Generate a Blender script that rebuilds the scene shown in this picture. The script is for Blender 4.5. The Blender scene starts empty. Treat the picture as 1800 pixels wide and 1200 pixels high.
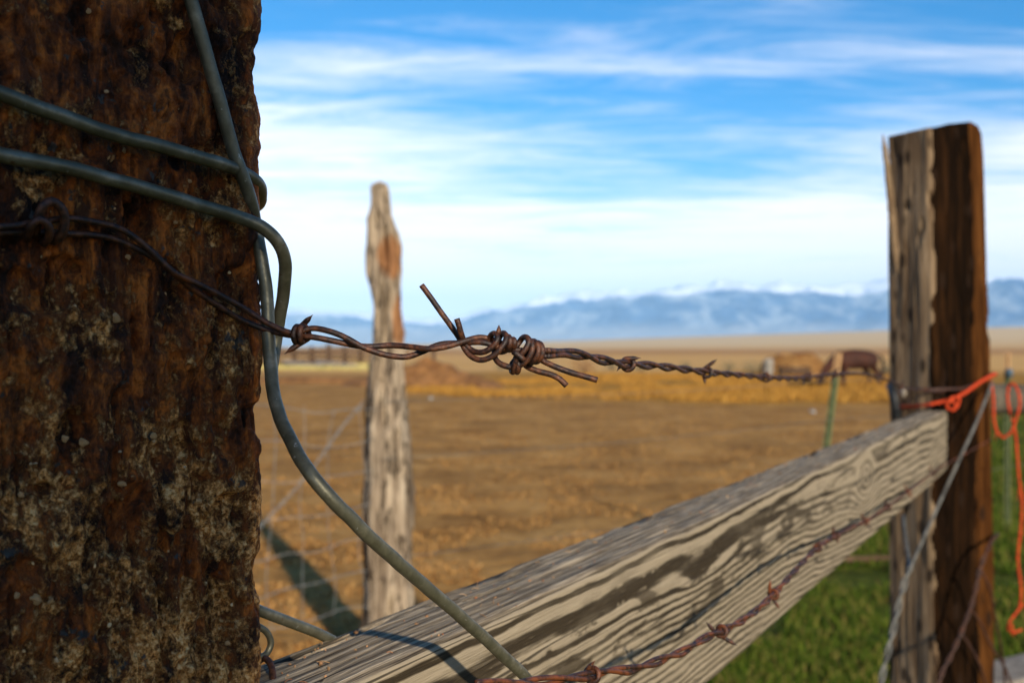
import bpy, bmesh, math, random
import numpy as np
from mathutils import Vector, Matrix

random.seed(7)
rng = np.random.default_rng(7)
scene = bpy.context.scene
col = scene.collection
R = math.radians

# ------------------------------------------------------------------ camera
EYE = 1.30            # eye height above the ground, metres
FPX = 1800.0          # focal length in photo pixels (photo is 1800 wide)
HOR = 612.0           # eye level in the photo
cam_d = bpy.data.cameras.new('camera')
cam = bpy.data.objects.new('camera', cam_d)
col.objects.link(cam)
cam.location = (0, 0, EYE)
cam.rotation_euler = (R(90), 0, 0)
cam_d.sensor_width = 36.0
cam_d.lens = 36.0
cam_d.shift_y = 12.0 / 1800.0
cam_d.clip_start = 0.01
cam_d.clip_end = 120000
cam_d.dof.use_dof = True
cam_d.dof.focus_distance = 0.315
cam_d.dof.aperture_fstop = 17.0
cam_d.dof.aperture_blades = 0
scene.camera = cam

# ------------------------------------------------------------------ sun, sky, exposure
SUN_AZ, SUN_EL = 21.0, 22.0          # behind the camera, to the right
to_sun = Vector((math.sin(R(SUN_AZ)) * math.cos(R(SUN_EL)), -math.cos(R(SUN_AZ)) * math.cos(R(SUN_EL)), math.sin(R(SUN_EL))))
sun_d = bpy.data.lights.new('sun', 'SUN')
sun_d.energy = 5.0
sun_d.angle = R(1.2)
sun_d.color = (1.0, 0.88, 0.70)
sun = bpy.data.objects.new('sun', sun_d)
col.objects.link(sun)
sun.rotation_euler = to_sun.to_track_quat('Z', 'Y').to_euler()
sun.location = (3, -8, 6)

world = bpy.data.worlds.new('World')
scene.world = world
world.use_nodes = True


class NT:
    """small helper to write node trees"""
    def __init__(self, tree):
        self.t = tree
        self.n = tree.nodes
        self.l = tree.links

    def node(self, kind, **kw):
        nd = self.n.new(kind)
        for k, v in kw.items():
            setattr(nd, k, v)
        return nd

    def put(self, sock, v):
        if isinstance(v, bpy.types.NodeSocket):
            self.l.new(v, sock)
        elif v is not None:
            if sock.type == 'RGBA' and len(v) == 3:
                v = (*v, 1)
            sock.default_value = v

    def math(self, op, a, b=None, c=None, clamp=False):
        nd = self.node('ShaderNodeMath', operation=op, use_clamp=clamp)
        self.put(nd.inputs[0], a)
        if b is not None:
            self.put(nd.inputs[1], b)
        if c is not None:
            self.put(nd.inputs[2], c)
        return nd.outputs[0]

    def mapr(self, v, a, b, c=0.0, d=1.0, smooth=True):
        nd = self.node('ShaderNodeMapRange', interpolation_type='SMOOTHSTEP' if smooth else 'LINEAR')
        self.put(nd.inputs[0], v)
        for i, q in zip((1, 2, 3, 4), (a, b, c, d)):
            self.put(nd.inputs[i], q)
        return nd.outputs[0]

    def noise(self, vec, scale, detail=4.0, rough=0.55, dist=0.0, out='Fac'):
        nd = self.node('ShaderNodeTexNoise')
        self.put(nd.inputs['Vector'], vec)
        self.put(nd.inputs['Scale'], scale)
        nd.inputs['Detail'].default_value = detail
        nd.inputs['Roughness'].default_value = rough
        nd.inputs['Distortion'].default_value = dist
        return nd.outputs[out]

    def voronoi(self, vec, scale, out='Distance', feature='F1', rnd=1.0):
        nd = self.node('ShaderNodeTexVoronoi', feature=feature)
        self.put(nd.inputs['Vector'], vec)
        nd.inputs['Scale'].default_value = scale
        nd.inputs['Randomness'].default_value = rnd
        return nd.outputs[out]

    def scale(self, vec, s, off=(0, 0, 0), rot=(0, 0, 0)):
        nd = self.node('ShaderNodeMapping')
        self.put(nd.inputs['Vector'], vec)
        nd.inputs['Scale'].default_value = s
        nd.inputs['Location'].default_value = off
        nd.inputs['Rotation'].default_value = rot
        return nd.outputs[0]

    def mix(self, f, a, b, mode='MIX'):
        nd = self.node('ShaderNodeMix', data_type='RGBA', blend_type=mode)
        self.put(nd.inputs[0], f)
        self.put(nd.inputs[6], a)
        self.put(nd.inputs[7], b)
        return nd.outputs[2]

    def ramp(self, f, stops):
        nd = self.node('ShaderNodeValToRGB')
        self.put(nd.inputs[0], f)
        e = nd.color_ramp.elements
        while len(e) > 1:
            e.remove(e[-1])
        for i, (p, c) in enumerate(stops):
            if i == 0:
                e[0].position = p
            else:
                e.new(p)
            e[i].color = (*c, 1)
        return nd.outputs[0]

    def xyz(self, vec):
        nd = self.node('ShaderNodeSeparateXYZ')
        self.put(nd.inputs[0], vec)
        return nd.outputs

    def comb(self, x, y, z):
        nd = self.node('ShaderNodeCombineXYZ')
        for s, v in zip(nd.inputs, (x, y, z)):
            self.put(s, v)
        return nd.outputs[0]


# --- world: Nishita sky with a sheet of cirrus projected on a plane overhead
w = NT(world.node_tree)
w.n.clear()
sky = w.node('ShaderNodeTexSky', sky_type='NISHITA')
sky.sun_disc = False
sky.sun_elevation = R(SUN_EL)
sky.sun_rotation = R(180 - SUN_AZ)
sky.altitude = 1400
sky.air_density = 1.0
sky.dust_density = 0.3
sky.ozone_density = 2.0
tc = w.node('ShaderNodeTexCoord')
dx, dy, dz = w.xyz(tc.outputs['Generated'])
den = w.math('ADD', w.math('MAXIMUM', dz, 0.0), 0.07)
pu = w.math('DIVIDE', dx, den)
pv = w.math('DIVIDE', dy, den)
plane = w.comb(pu, pv, 0.0)
streak = w.scale(plane, (0.42, 0.95, 1.0), off=(3.1, 0.4, 0), rot=(0, 0, R(-30)))
n1 = w.noise(streak, 1.05, 6.0, 0.58, 0.6)
n2 = w.noise(w.scale(plane, (0.5, 0.55, 1.0), off=(7.7, 2.0, 0)), 0.35, 3.0, 0.5)
n3 = w.noise(w.scale(plane, (0.8, 2.6, 1.0), off=(1.0, 5.0, 2.0), rot=(0, 0, R(48))), 1.5, 7.0, 0.66, 1.4)
dens = w.math('ADD', w.math('MULTIPLY', n1, 0.72), w.math('ADD', w.math('MULTIPLY', n2, 0.50), w.math('MULTIPLY', n3, 0.44)))
# a slanted look through the sheet meets more cloud: coverage rises toward the horizon everywhere
slant = w.mapr(w.math('POWER', w.math('SUBTRACT', 1.0, w.math('MULTIPLY', dz, 2.4), clamp=True), 1.6), 0.0, 1.0, -0.10, 0.66, smooth=False)
cov = w.mapr(w.math('ADD', dens, slant), 0.78, 1.22)
skyc = w.node('ShaderNodeHueSaturation')
skyc.inputs['Saturation'].default_value = 1.55
skyc.inputs['Value'].default_value = 1.05
w.l.new(sky.outputs[0], skyc.inputs['Color'])
final = w.mix(w.math('MULTIPLY', cov, 0.93), skyc.outputs[0], (10.6, 9.8, 9.25))
bg = w.node('ShaderNodeBackground')
w.l.new(final, bg.inputs[0])
bg.inputs[1].default_value = 0.11
wo = w.node('ShaderNodeOutputWorld')
w.l.new(bg.outputs[0], wo.inputs[0])

vs = scene.view_settings
vs.view_transform = 'Standard'
vs.look = 'None'
vs.exposure = 0.50
vs.gamma = 1.0
vs.use_curve_mapping = False
scene.cycles.use_denoising = True
scene.cycles.max_bounces = 6
scene.cycles.volume_bounces = 1
scene.cycles.sample_clamp_indirect = 6.0


# ------------------------------------------------------------------ helpers
def P(px, py, z):
    """a point seen at photo pixel (px, py) at depth z metres, as a world position"""
    return np.array([(px - 900.0) / FPX * z, z, EYE - (py - HOR) / FPX * z])


def PP(lst):
    return np.array([P(*q) for q in lst])


def _hash(ix, iy, iz, seed):
    h = (ix.astype(np.int64) * 374761393 + iy.astype(np.int64) * 668265263 + iz.astype(np.int64) * 2147483647 + seed * 974634777) & 0xFFFFFFFF
    h = ((h ^ (h >> 13)) * 1274126177) & 0xFFFFFFFF
    h = ((h ^ (h >> 16)) * 2246822519) & 0xFFFFFFFF
    return ((h ^ (h >> 15)) & 0xFFFFFF) / float(0xFFFFFF)


def vnoise(p, seed=0):
    """value noise in -1..1 at points p (N,3)"""
    p = np.asarray(p, float)
    i = np.floor(p).astype(np.int64)
    f = p - i
    f = f * f * f * (f * (f * 6 - 15) + 10)
    out = 0
    for a in (0, 1):
        for b in (0, 1):
            for c in (0, 1):
                wgt = (f[:, 0] if a else 1 - f[:, 0]) * (f[:, 1] if b else 1 - f[:, 1]) * (f[:, 2] if c else 1 - f[:, 2])
                out = out + wgt * _hash(i[:, 0] + a, i[:, 1] + b, i[:, 2] + c, seed)
    return out * 2 - 1


def fbm(p, octv=4, gain=0.5, seed=0):
    p = np.asarray(p, float)
    s, a, tot = 0, 1.0, 0
    for o in range(octv):
        s = s + a * vnoise(p * (2.03 ** o), seed + o * 17)
        tot += a
        a *= gain
    return s / tot


def smooth(a, b, x):
    t = np.clip((x - a) / (b - a), 0, 1)
    return t * t * (3 - 2 * t)


def tag(o, label=None, cat=None, group=None, kind=None):
    if label:
        o['label'] = label
    if cat:
        o['category'] = cat
    if group:
        o['group'] = group
    if kind:
        o['kind'] = kind
    return o


def link_mesh(name, verts, faces, mat, smooth_shade=True):
    me = bpy.data.meshes.new(name)
    me.from_pydata([tuple(v) for v in verts], [], [tuple(f) for f in faces])
    if smooth_shade:
        me.polygons.foreach_set('use_smooth', [True] * len(me.polygons))
    for m in (mat if isinstance(mat, (list, tuple)) else [mat]):
        me.materials.append(m)
    me.update()
    o = bpy.data.objects.new(name, me)
    col.objects.link(o)
    return o


def fast_mesh(name, verts, tris, mat, smooth_shade=False):
    """big triangle soups"""
    me = bpy.data.meshes.new(name)
    nv, nt = len(verts), len(tris)
    me.vertices.add(nv)
    me.vertices.foreach_set('co', np.asarray(verts, np.float32).ravel())
    k = tris.shape[1]
    me.loops.add(nt * k)
    me.loops.foreach_set('vertex_index', np.asarray(tris, np.int32).ravel())
    me.polygons.add(nt)
    me.polygons.foreach_set('loop_start', np.arange(0, nt * k, k, dtype=np.int32))
    if smooth_shade:
        me.polygons.foreach_set('use_smooth', np.ones(nt, bool))
    me.materials.append(mat)
    me.update()
    me.validate()
    o = bpy.data.objects.new(name, me)
    col.objects.link(o)
    return o


def root(name, loc, label, cat, group=None):
    o = bpy.data.objects.new(name, None)
    o.empty_display_size = 0.05
    o.location = Vector(loc)
    col.objects.link(o)
    return tag(o, label, cat, group)


def base_of(o):
    v = Vector((0, 0, 0))
    while o is not None:
        v += o.location
        o = o.parent
    return np.array(v)


def part(name, verts, faces, mat, parent, smooth_shade=True):
    """a child mesh written in world coordinates (its thing is never rotated)"""
    o = link_mesh(name, np.asarray(verts) - base_of(parent), faces, mat, smooth_shade)
    o.parent = parent
    return o


def thing(name, verts, faces, mat, origin, label, cat, group=None, smooth_shade=True):
    o = link_mesh(name, np.asarray(verts) - np.asarray(origin), faces, mat, smooth_shade)
    o.location = Vector(origin)
    return tag(o, label, cat, group)


def catmull(pts, step):
    """smooth curve through pts, resampled about every `step` metres"""
    pts = np.asarray(pts, float)
    p = np.vstack([2 * pts[0] - pts[1], pts, 2 * pts[-1] - pts[-2]])
    out = []
    for i in range(1, len(p) - 2):
        p0, p1, p2, p3 = p[i - 1:i + 3]
        n = max(4, int(np.linalg.norm(p2 - p1) / step * 2))
        d01, d12, d23 = [max(np.linalg.norm(b - a), 1e-9) ** 0.5 for a, b in ((p0, p1), (p1, p2), (p2, p3))]
        t0, t1 = 0.0, d01
        t2 = t1 + d12
        t3 = t2 + d23
        t = np.linspace(t1, t2, n, endpoint=False)[:, None]
        a1 = (t1 - t) / (t1 - t0) * p0 + (t - t0) / (t1 - t0) * p1
        a2 = (t2 - t) / (t2 - t1) * p1 + (t - t1) / (t2 - t1) * p2
        a3 = (t3 - t) / (t3 - t2) * p2 + (t - t2) / (t3 - t2) * p3
        b1 = (t2 - t) / (t2 - t0) * a1 + (t - t0) / (t2 - t0) * a2
        b2 = (t3 - t) / (t3 - t1) * a2 + (t - t1) / (t3 - t1) * a3
        out.append((t2 - t) / (t2 - t1) * b1 + (t - t1) / (t2 - t1) * b2)
    out.append(pts[-1:])
    c = np.vstack(out)
    s = np.concatenate([[0], np.cumsum(np.linalg.norm(np.diff(c, axis=0), axis=1))])
    n = max(4, int(s[-1] / step) + 1)
    u = np.linspace(0, s[-1], n)
    return np.stack([np.interp(u, s, c[:, k]) for k in range(3)], 1)


def frames(c):
    t = np.gradient(c, axis=0)
    t /= np.linalg.norm(t, axis=1)[:, None] + 1e-12
    up = np.array([0.0, 0, 1]) if abs(t[0, 2]) < 0.9 else np.array([1.0, 0, 0])
    n = np.cross(t[0], up)
    n /= np.linalg.norm(n)
    N = [n]
    for i in range(1, len(c)):
        n = n - t[i] * np.dot(n, t[i])
        n /= np.linalg.norm(n) + 1e-12
        N.append(n)
    N = np.array(N)
    return t, N, np.cross(t, N)


def tube(c, r, sides=10, cap=True, wob=0.0, seed=0):
    """tube along curve c; returns verts, faces"""
    t, N, B = frames(c)
    r = np.broadcast_to(np.asarray(r, float), (len(c),)).copy()
    a = np.linspace(0, 2 * math.pi, sides, endpoint=False)
    ring = np.cos(a)[None, :, None] * N[:, None, :] + np.sin(a)[None, :, None] * B[:, None, :]
    rr = np.repeat(r[:, None], sides, 1)
    if wob:
        q = (c[:, None, :] + ring * r[:, None, None]).reshape(-1, 3)
        rr = rr * (1 + wob * fbm(q / (r.mean() * 1.6), 3, 0.6, seed).reshape(rr.shape))
    v = (c[:, None, :] + ring * rr[:, :, None]).reshape(-1, 3)
    n = len(c)
    f = []
    for i in range(n - 1):
        for j in range(sides):
            k = (j + 1) % sides
            f.append((i * sides + j, i * sides + k, (i + 1) * sides + k, (i + 1) * sides + j))
    if cap:
        f.append(tuple(range(sides - 1, -1, -1)))
        f.append(tuple(range((n - 1) * sides, n * sides)))
    return v, f


def join(parts):
    V, F, k = [], [], 0
    for v, f in parts:
        V.append(np.asarray(v))
        F += [tuple(i + k for i in q) for q in f]
        k += len(v)
    return np.vstack(V), F


def box(lo, hi):
    x0, y0, z0 = lo
    x1, y1, z1 = hi
    v = np.array([(x0, y0, z0), (x1, y0, z0), (x1, y1, z0), (x0, y1, z0), (x0, y0, z1), (x1, y0, z1), (x1, y1, z1), (x0, y1, z1)], float)
    f = [(0, 3, 2, 1), (4, 5, 6, 7), (0, 1, 5, 4), (1, 2, 6, 5), (2, 3, 7, 6), (3, 0, 4, 7)]
    return v, f


# ------------------------------------------------------------------ materials
def new_mat(name):
    m = bpy.data.materials.new(name)
    m.use_nodes = True
    t = NT(m.node_tree)
    t.n.clear()
    b = t.node('ShaderNodeBsdfPrincipled')
    o = t.node('ShaderNodeOutputMaterial')
    t.l.new(b.outputs[0], o.inputs[0])
    return m, t, b


def bump(t, b, h, dist, strength=1.0):
    nd = t.node('ShaderNodeBump')
    nd.inputs['Strength'].default_value = strength
    nd.inputs['Distance'].default_value = dist
    t.l.new(h, nd.inputs['Height'])
    t.l.new(nd.outputs[0], b.inputs['Normal'])


def simple_mat(name, c1, c2, scale, rough=0.8, metal=0.0, stretch=(1, 1, 1), bump_d=0.0, spec=0.3):
    m, t, b = new_mat(name)
    oc = t.node('ShaderNodeTexCoord').outputs['Object']
    n = t.noise(t.scale(oc, stretch), scale, 5, 0.62)
    t.put(b.inputs['Base Color'], t.mix(t.mapr(n, 0.35, 0.65), c1, c2))
    b.inputs['Roughness'].default_value = rough
    b.inputs['Metallic'].default_value = metal
    b.inputs['Specular IOR Level'].default_value = spec
    if bump_d:
        bump(t, b, n, bump_d)
    return m


def mat_rust(name='rusty_wire', red=0.0):
    m, t, b = new_mat(name)
    oc = t.node('ShaderNodeTexCoord').outputs['Object']
    n = t.noise(oc, 420, 6, 0.65)
    n2 = t.noise(t.scale(oc, (1, 1, 1), off=(3, 1, 4)), 95, 4, 0.6)
    c = t.ramp(n, [(0.34, (0.005, 0.0028, 0.0024)), (0.46, (0.024, 0.0085, 0.0045)), (0.57, (0.075, 0.024, 0.008)), (0.72, (0.15, 0.055, 0.022))])
    c = t.mix(t.mapr(n2, 0.57 - red, 0.72 - red, 0, 0.75), c, (0.19, 0.050, 0.011))
    c = t.mix(t.mapr(n2, 0.42, 0.25, 0, 0.6), c, (0.014, 0.011, 0.011))
    t.put(b.inputs['Base Color'], c)
    b.inputs['Roughness'].default_value = 0.55
    b.inputs['Metallic'].default_value = 0.15
    bump(t, b, t.noise(oc, 1500, 4, 0.6), 0.00022)
    return m


def mat_smooth_wire():
    m, t, b = new_mat('weathered_galvanized_wire')
    oc = t.node('ShaderNodeTexCoord').outputs['Object']
    n = t.noise(oc, 160, 5, 0.6)
    n2 = t.noise(oc, 900, 4, 0.7)
    c = t.ramp(n, [(0.3, (0.075, 0.070, 0.042)), (0.55, (0.135, 0.126, 0.082)), (0.75, (0.26, 0.235, 0.17))])
    c = t.mix(t.mapr(n2, 0.60, 0.75, 0, 0.5), c, (0.085, 0.075, 0.055))
    c = t.mix(t.mapr(t.noise(t.scale(oc, (1, 1, 1), off=(2, 2, 2)), 330, 4, 0.6), 0.66, 0.72, 0, 0.8), c, (0.10, 0.045, 0.018))
    c = t.mix(t.mapr(t.noise(t.scale(oc, (1, 1, 1), off=(7, 2, 2)), 520, 3, 0.6), 0.68, 0.73, 0, 0.8), c, (0.36, 0.36, 0.33))
    t.put(b.inputs['Base Color'], c)
    t.put(b.inputs['Roughness'], t.mapr(n2, 0.3, 0.7, 0.34, 0.55))
    b.inputs['Metallic'].default_value = 0.55
    b.inputs['Specular IOR Level'].default_value = 0.5
    bump(t, b, n2, 0.00010)
    return m


def mat_near_post():
    m, t, b = new_mat('creosote_tie_wood')
    oc = t.node('ShaderNodeTexCoord').outputs['Object']
    z = t.xyz(oc)[2]
    grain = t.noise(t.scale(oc, (1, 1, 0.10)), 210, 6, 0.65, 0.5)
    blot = t.noise(t.scale(oc, (1, 1, 0.45)), 75, 6, 0.70, 0.4)
    fine = t.noise(oc, 620, 5, 0.72)
    # bare wood: near-black creosote with rusty brown fibre showing through
    c = t.ramp(blot, [(0.36, (0.010, 0.004, 0.0015)), (0.44, (0.062, 0.017, 0.003)), (0.52, (0.28, 0.070, 0.009)), (0.58, (0.58, 0.165, 0.022)), (0.64, (0.15, 0.043, 0.007)), (0.78, (0.42, 0.15, 0.03))])
    c = t.mix(t.mapr(grain, 0.42, 0.53, 0.62, 0.0), c, (0.014, 0.007, 0.004))
    # crusts of dried mud and grit stuck to the tie
    low = t.mapr(z, 1.42, 1.20, -0.035, 0.060, smooth=False)
    mud = t.noise(t.scale(oc, (1, 1, 0.7), off=(0.3, 0.1, 0)), 210, 7, 0.76, 0.35)
    mud2 = t.noise(t.scale(oc, (1, 1, 0.8), off=(4.3, 2.1, 1)), 48, 4, 0.6, 0.3)
    mudf = t.mapr(t.math('ADD', t.math('ADD', t.math('MULTIPLY', mud, 0.55), t.math('MULTIPLY', mud2, 0.45)), low), 0.505, 0.585)
    mudc = t.ramp(fine, [(0.33, (0.05, 0.016, 0.003)), (0.44, (0.38, 0.140, 0.028)), (0.53, (0.80, 0.36, 0.092)), (0.63, (1.0, 0.64, 0.27))])
    c = t.mix(mudf, c, mudc)
    sl = t.noise(t.scale(oc, (1, 1, 1), off=(5, 5, 5)), 140, 4, 0.6)
    c = t.mix(t.mapr(sl, 0.64, 0.68, 0, 0.85), c, t.mix(fine, (0.025, 0.032, 0.032), (0.10, 0.115, 0.11)))
    t.put(b.inputs['Base Color'], c)
    t.put(b.inputs['Roughness'], t.mapr(fine, 0.3, 0.7, 0.5, 0.95))
    b.inputs['Specular IOR Level'].default_value = 0.28
    h = t.math('ADD', t.math('MULTIPLY', fine, 0.55), t.math('ADD', t.math('MULTIPLY', grain, 0.8), t.math('ADD', t.math('MULTIPLY', mudf, 0.45), t.math('MULTIPLY', blot, 0.6))))
    bump(t, b, h, 0.0036)
    return m


BEAM_L, BEAM_W, BEAM_H = 1.631, 0.043, 0.100


def mat_beam(top):
    """growth rings of a flat-sawn plank, worked out from the distance to the pith; x runs along the plank"""
    m, t, b = new_mat('weathered_plank_top' if top else 'weathered_plank_face')
    oc = t.node('ShaderNodeTexCoord').outputs['Object']
    x, y, z = t.xyz(oc)
    warp = t.noise(t.scale(oc, (4.0, 9, 14)), 1.0, 3, 0.5)
    warp2 = t.noise(t.scale(oc, (17.0, 22, 46), off=(3, 1, 2)), 1.0, 3, 0.55)
    zz = t.math('ADD', z, t.math('ADD', t.math('MULTIPLY', t.math('SUBTRACT', warp, 0.5), 0.022), t.math('MULTIPLY', t.math('SUBTRACT', warp2, 0.5), 0.0060)))
    # knots push the rings aside
    for (kx, kz, sx, sz, amp) in ((0.895, 0.000, 0.060, 0.018, 0.016), (0.36, 0.026, 0.03, 0.010, 0.008)):
        ex = t.math('POWER', t.math('DIVIDE', t.math('SUBTRACT', x, kx), sx), 2.0)
        ez = t.math('POWER', t.math('DIVIDE', t.math('SUBTRACT', z, kz), sz), 2.0)
        g = t.math('POWER', 2.718, t.math('MULTIPLY', t.math('ADD', ex, ez), -1.0))
        zz = t.math('ADD', zz, t.math('MULTIPLY', g, amp))
    pz = t.math('ADD', 0.034, t.math('MULTIPLY', x, 0.003))
    ry = t.math('ADD', y, 0.0335)
    rz = t.math('SUBTRACT', zz, pz)
    r = t.math('SQRT', t.math('ADD', t.math('MULTIPLY', ry, ry), t.math('MULTIPLY', rz, rz)))
    # the tree grew faster toward the far end: wider rings there
    ph = t.math('MULTIPLY', t.math('MULTIPLY', r, t.mapr(x, 0.25, 1.25, 1.0, 0.50)), 2 * math.pi / 0.0043)
    if not top:
        # round knots with their own rings
        for (kx, kz, st_, rad_) in ((0.900, 0.022, 2.4, 0.026),):
            ex = t.math('DIVIDE', t.math('SUBTRACT', x, kx), st_)
            ez = t.math('ADD', t.math('SUBTRACT', z, kz), t.math('MULTIPLY', t.math('SUBTRACT', warp2, 0.5), 0.004))
            dk = t.math('SQRT', t.math('ADD', t.math('MULTIPLY', ex, ex), t.math('MULTIPLY', ez, ez)))
            mk = t.mapr(dk, rad_, rad_ * 0.6)
            ph = t.math('ADD', t.math('MULTIPLY', ph, t.math('SUBTRACT', 1.0, mk)), t.math('MULTIPLY', t.math('MULTIPLY', dk, 2 * math.pi / (0.0080 if kx > 0.6 else 0.0046)), mk))
    ring = t.math('MULTIPLY_ADD', t.math('SINE', ph), 0.5, 0.5)
    fib = t.noise(t.scale(oc, (14, 700, 700)), 1.0, 4, 0.6)
    fib2 = t.noise(t.scale(oc, (55, 1900, 1900)), 1.0, 3, 0.6)
    blot = t.noise(t.scale(oc, (17, 40, 62)), 1.0, 6, 0.62, 0.3)
    rr = t.math('ADD', ring, t.math('ADD', t.math('MULTIPLY', t.math('SUBTRACT', fib, 0.5), 0.55), t.math('MULTIPLY', t.math('SUBTRACT', fib2, 0.5), 0.40)))
    if top:
        c = t.ramp(t.math('ADD', t.math('MULTIPLY', rr, 0.10), t.math('ADD', t.math('MULTIPLY', fib, 0.58), t.math('MULTIPLY', fib2, 0.34))),
                   [(0.33, (0.018, 0.011, 0.006)), (0.43, (0.125, 0.092, 0.056)), (0.53, (0.265, 0.206, 0.134)), (0.68, (0.50, 0.40, 0.275))])
        c = t.mix(t.mapr(blot, 0.50, 0.68, 0, 0.6), c, (0.085, 0.058, 0.033))
        c = t.mix(t.mapr(t.noise(oc, 60, 5, 0.7), 0.63, 0.72, 0, 0.5), c, (0.22, 0.10, 0.045))
    else:
        edge = t.mapr(rr, 0.20, 0.58)
        dark = t.mix(fib2, (0.010, 0.007, 0.004), (0.062, 0.043, 0.021))
        lite = t.mix(t.math('ADD', t.math('MULTIPLY', fib2, 0.6), t.math('MULTIPLY', fib, 0.4)), (0.150, 0.115, 0.070), (0.46, 0.375, 0.255))
        vary = t.mapr(t.noise(t.scale(oc, (5, 24, 30), off=(9, 3, 5)), 1.0, 4, 0.6), 0.36, 0.58, 0.55, 1.0)
        c = t.mix(t.math('SUBTRACT', 1.0, t.math('MULTIPLY', t.math('SUBTRACT', 1.0, edge), vary)), dark, lite)
        # dark stains soak the wide bands above the middle
        zone = t.math('MULTIPLY', t.mapr(x, 0.95, 0.60, 0.15, 1.0), t.math('MULTIPLY', t.mapr(t.math('ADD', z, t.math('MULTIPLY', t.math('SUBTRACT', warp, 0.5), 0.03)), 0.000, 0.012), t.mapr(t.math('ADD', z, t.math('MULTIPLY', t.math('SUBTRACT', blot, 0.5), 0.05)), 0.046, 0.032)))
        st = t.math('MULTIPLY', t.mapr(blot, 0.50, 0.56), zone)
        c = t.mix(t.math('MULTIPLY', st, 0.80), c, t.mix(fib2, (0.008, 0.005, 0.003), (0.066, 0.045, 0.021)))
        chk = t.noise(t.scale(oc, (2.2, 60, 75), off=(1, 4, 6)), 1.0, 2, 0.4)
        c = t.mix(t.mapr(t.math('ABSOLUTE', t.math('SUBTRACT', chk, 0.5)), 0.012, 0.004, 0, 0.85), c, (0.018, 0.013, 0.008))
        c = t.mix(t.mapr(t.noise(t.scale(oc, (16, 60, 60), off=(2, 7, 1)), 1.0, 4, 0.6), 0.55, 0.72, 0, 0.35), c, (0.15, 0.12, 0.080))
    c = t.mix(t.mapr(fib2, 0.66, 0.74, 0, 0.6), c, (0.40, 0.33, 0.22))
    t.put(b.inputs['Base Color'], c)
    b.inputs['Roughness'].default_value = 0.86
    b.inputs['Specular IOR Level'].default_value = 0.2
    h = t.math('ADD', t.math('MULTIPLY', rr, 0.12 if top else 0.5), t.math('ADD', t.math('MULTIPLY', fib, 0.9), t.math('MULTIPLY', fib2, 0.5)))
    bump(t, b, h, 0.0012 if top else 0.0007)
    return m


def mat_post_wood(name, stops, scale=40, grey=None, knots=True, bump_d=0.004, spec=0.15):
    m, t, b = new_mat(name)
    oc = t.node('ShaderNodeTexCoord').outputs['Object']
    g = t.noise(t.scale(oc, (1, 1, 0.07)), scale * 2.2, 6, 0.65, 0.5)
    g2 = t.noise(t.scale(oc, (1, 1, 0.3)), scale * 0.6, 4, 0.6)
    f = t.math('ADD', t.math('MULTIPLY', g, 0.7), t.math('MULTIPLY', g2, 0.3))
    c = t.ramp(f, stops)
    if knots:
        v = t.voronoi(t.scale(oc, (1, 1, 0.45)), scale * 0.9)
        c = t.mix(t.math('MULTIPLY', t.mapr(v, 0.30, 0.16), 0.85), c, (0.018, 0.010, 0.006))
    if grey:
        c = t.mix(t.mapr(g2, 0.5, 0.62, 0, 0.8), c, grey)
    t.put(b.inputs['Base Color'], c)
    b.inputs['Roughness'].default_value = 0.9
    b.inputs['Specular IOR Level'].default_value = spec
    bump(t, b, f, bump_d)
    return m


def mat_island(name, cols, rough=0.9, trans=0.0, spec=0.2):
    """many small blades or leaves: each takes its own tint"""
    m, t, b = new_mat(name)
    ge = t.node('ShaderNodeNewGeometry')
    n = len(cols)
    c = t.ramp(ge.outputs['Random Per Island'], [(i / max(1, n - 1), q) for i, q in enumerate(cols)])
    t.put(b.inputs['Base Color'], c)
    b.inputs['Roughness'].default_value = rough
    b.inputs['Specular IOR Level'].default_value = spec
    return m


M = {}
M['rust'] = mat_rust()
M['rust_red'] = mat_rust('flaking_red_rust', 0.11)
M['wire'] = mat_smooth_wire()
M['tie'] = mat_near_post()
M['plank'] = mat_beam(False)
M['plank_top'] = mat_beam(True)
M['end_grain'] = simple_mat('plank_end_grain', (0.20, 0.155, 0.10), (0.36, 0.29, 0.20), 120, bump_d=0.0008)
M['grit'] = mat_island('grit', [(0.45, 0.24, 0.09), (0.62, 0.40, 0.18), (0.20, 0.09, 0.03), (0.75, 0.52, 0.27), (0.08, 0.07, 0.06)])
M['red_grit'] = mat_island('reddish_crumbs', [(0.28, 0.10, 0.045), (0.36, 0.22, 0.11), (0.20, 0.12, 0.06), (0.32, 0.15, 0.07), (0.42, 0.31, 0.18)])
M['chip'] = simple_mat('pale_stone_chip', (0.36, 0.17, 0.055), (0.90, 0.56, 0.25), 330, bump_d=0.0004)
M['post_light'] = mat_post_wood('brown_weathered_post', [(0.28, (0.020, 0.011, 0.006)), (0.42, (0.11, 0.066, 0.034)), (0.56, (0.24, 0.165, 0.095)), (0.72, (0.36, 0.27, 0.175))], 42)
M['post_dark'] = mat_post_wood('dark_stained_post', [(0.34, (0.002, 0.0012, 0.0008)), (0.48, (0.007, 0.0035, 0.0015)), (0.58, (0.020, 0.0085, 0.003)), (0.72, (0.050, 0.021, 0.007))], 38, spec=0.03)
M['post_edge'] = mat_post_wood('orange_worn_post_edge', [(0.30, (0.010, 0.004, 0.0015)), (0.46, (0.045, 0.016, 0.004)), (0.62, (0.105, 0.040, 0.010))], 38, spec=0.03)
M['cedar'] = mat_post_wood('grey_cedar_wood', [(0.30, (0.035, 0.022, 0.013)), (0.41, (0.15, 0.105, 0.066)), (0.52, (0.29, 0.22, 0.145)), (0.68, (0.50, 0.41, 0.29))], 9, knots=False, bump_d=0.012)


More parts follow.
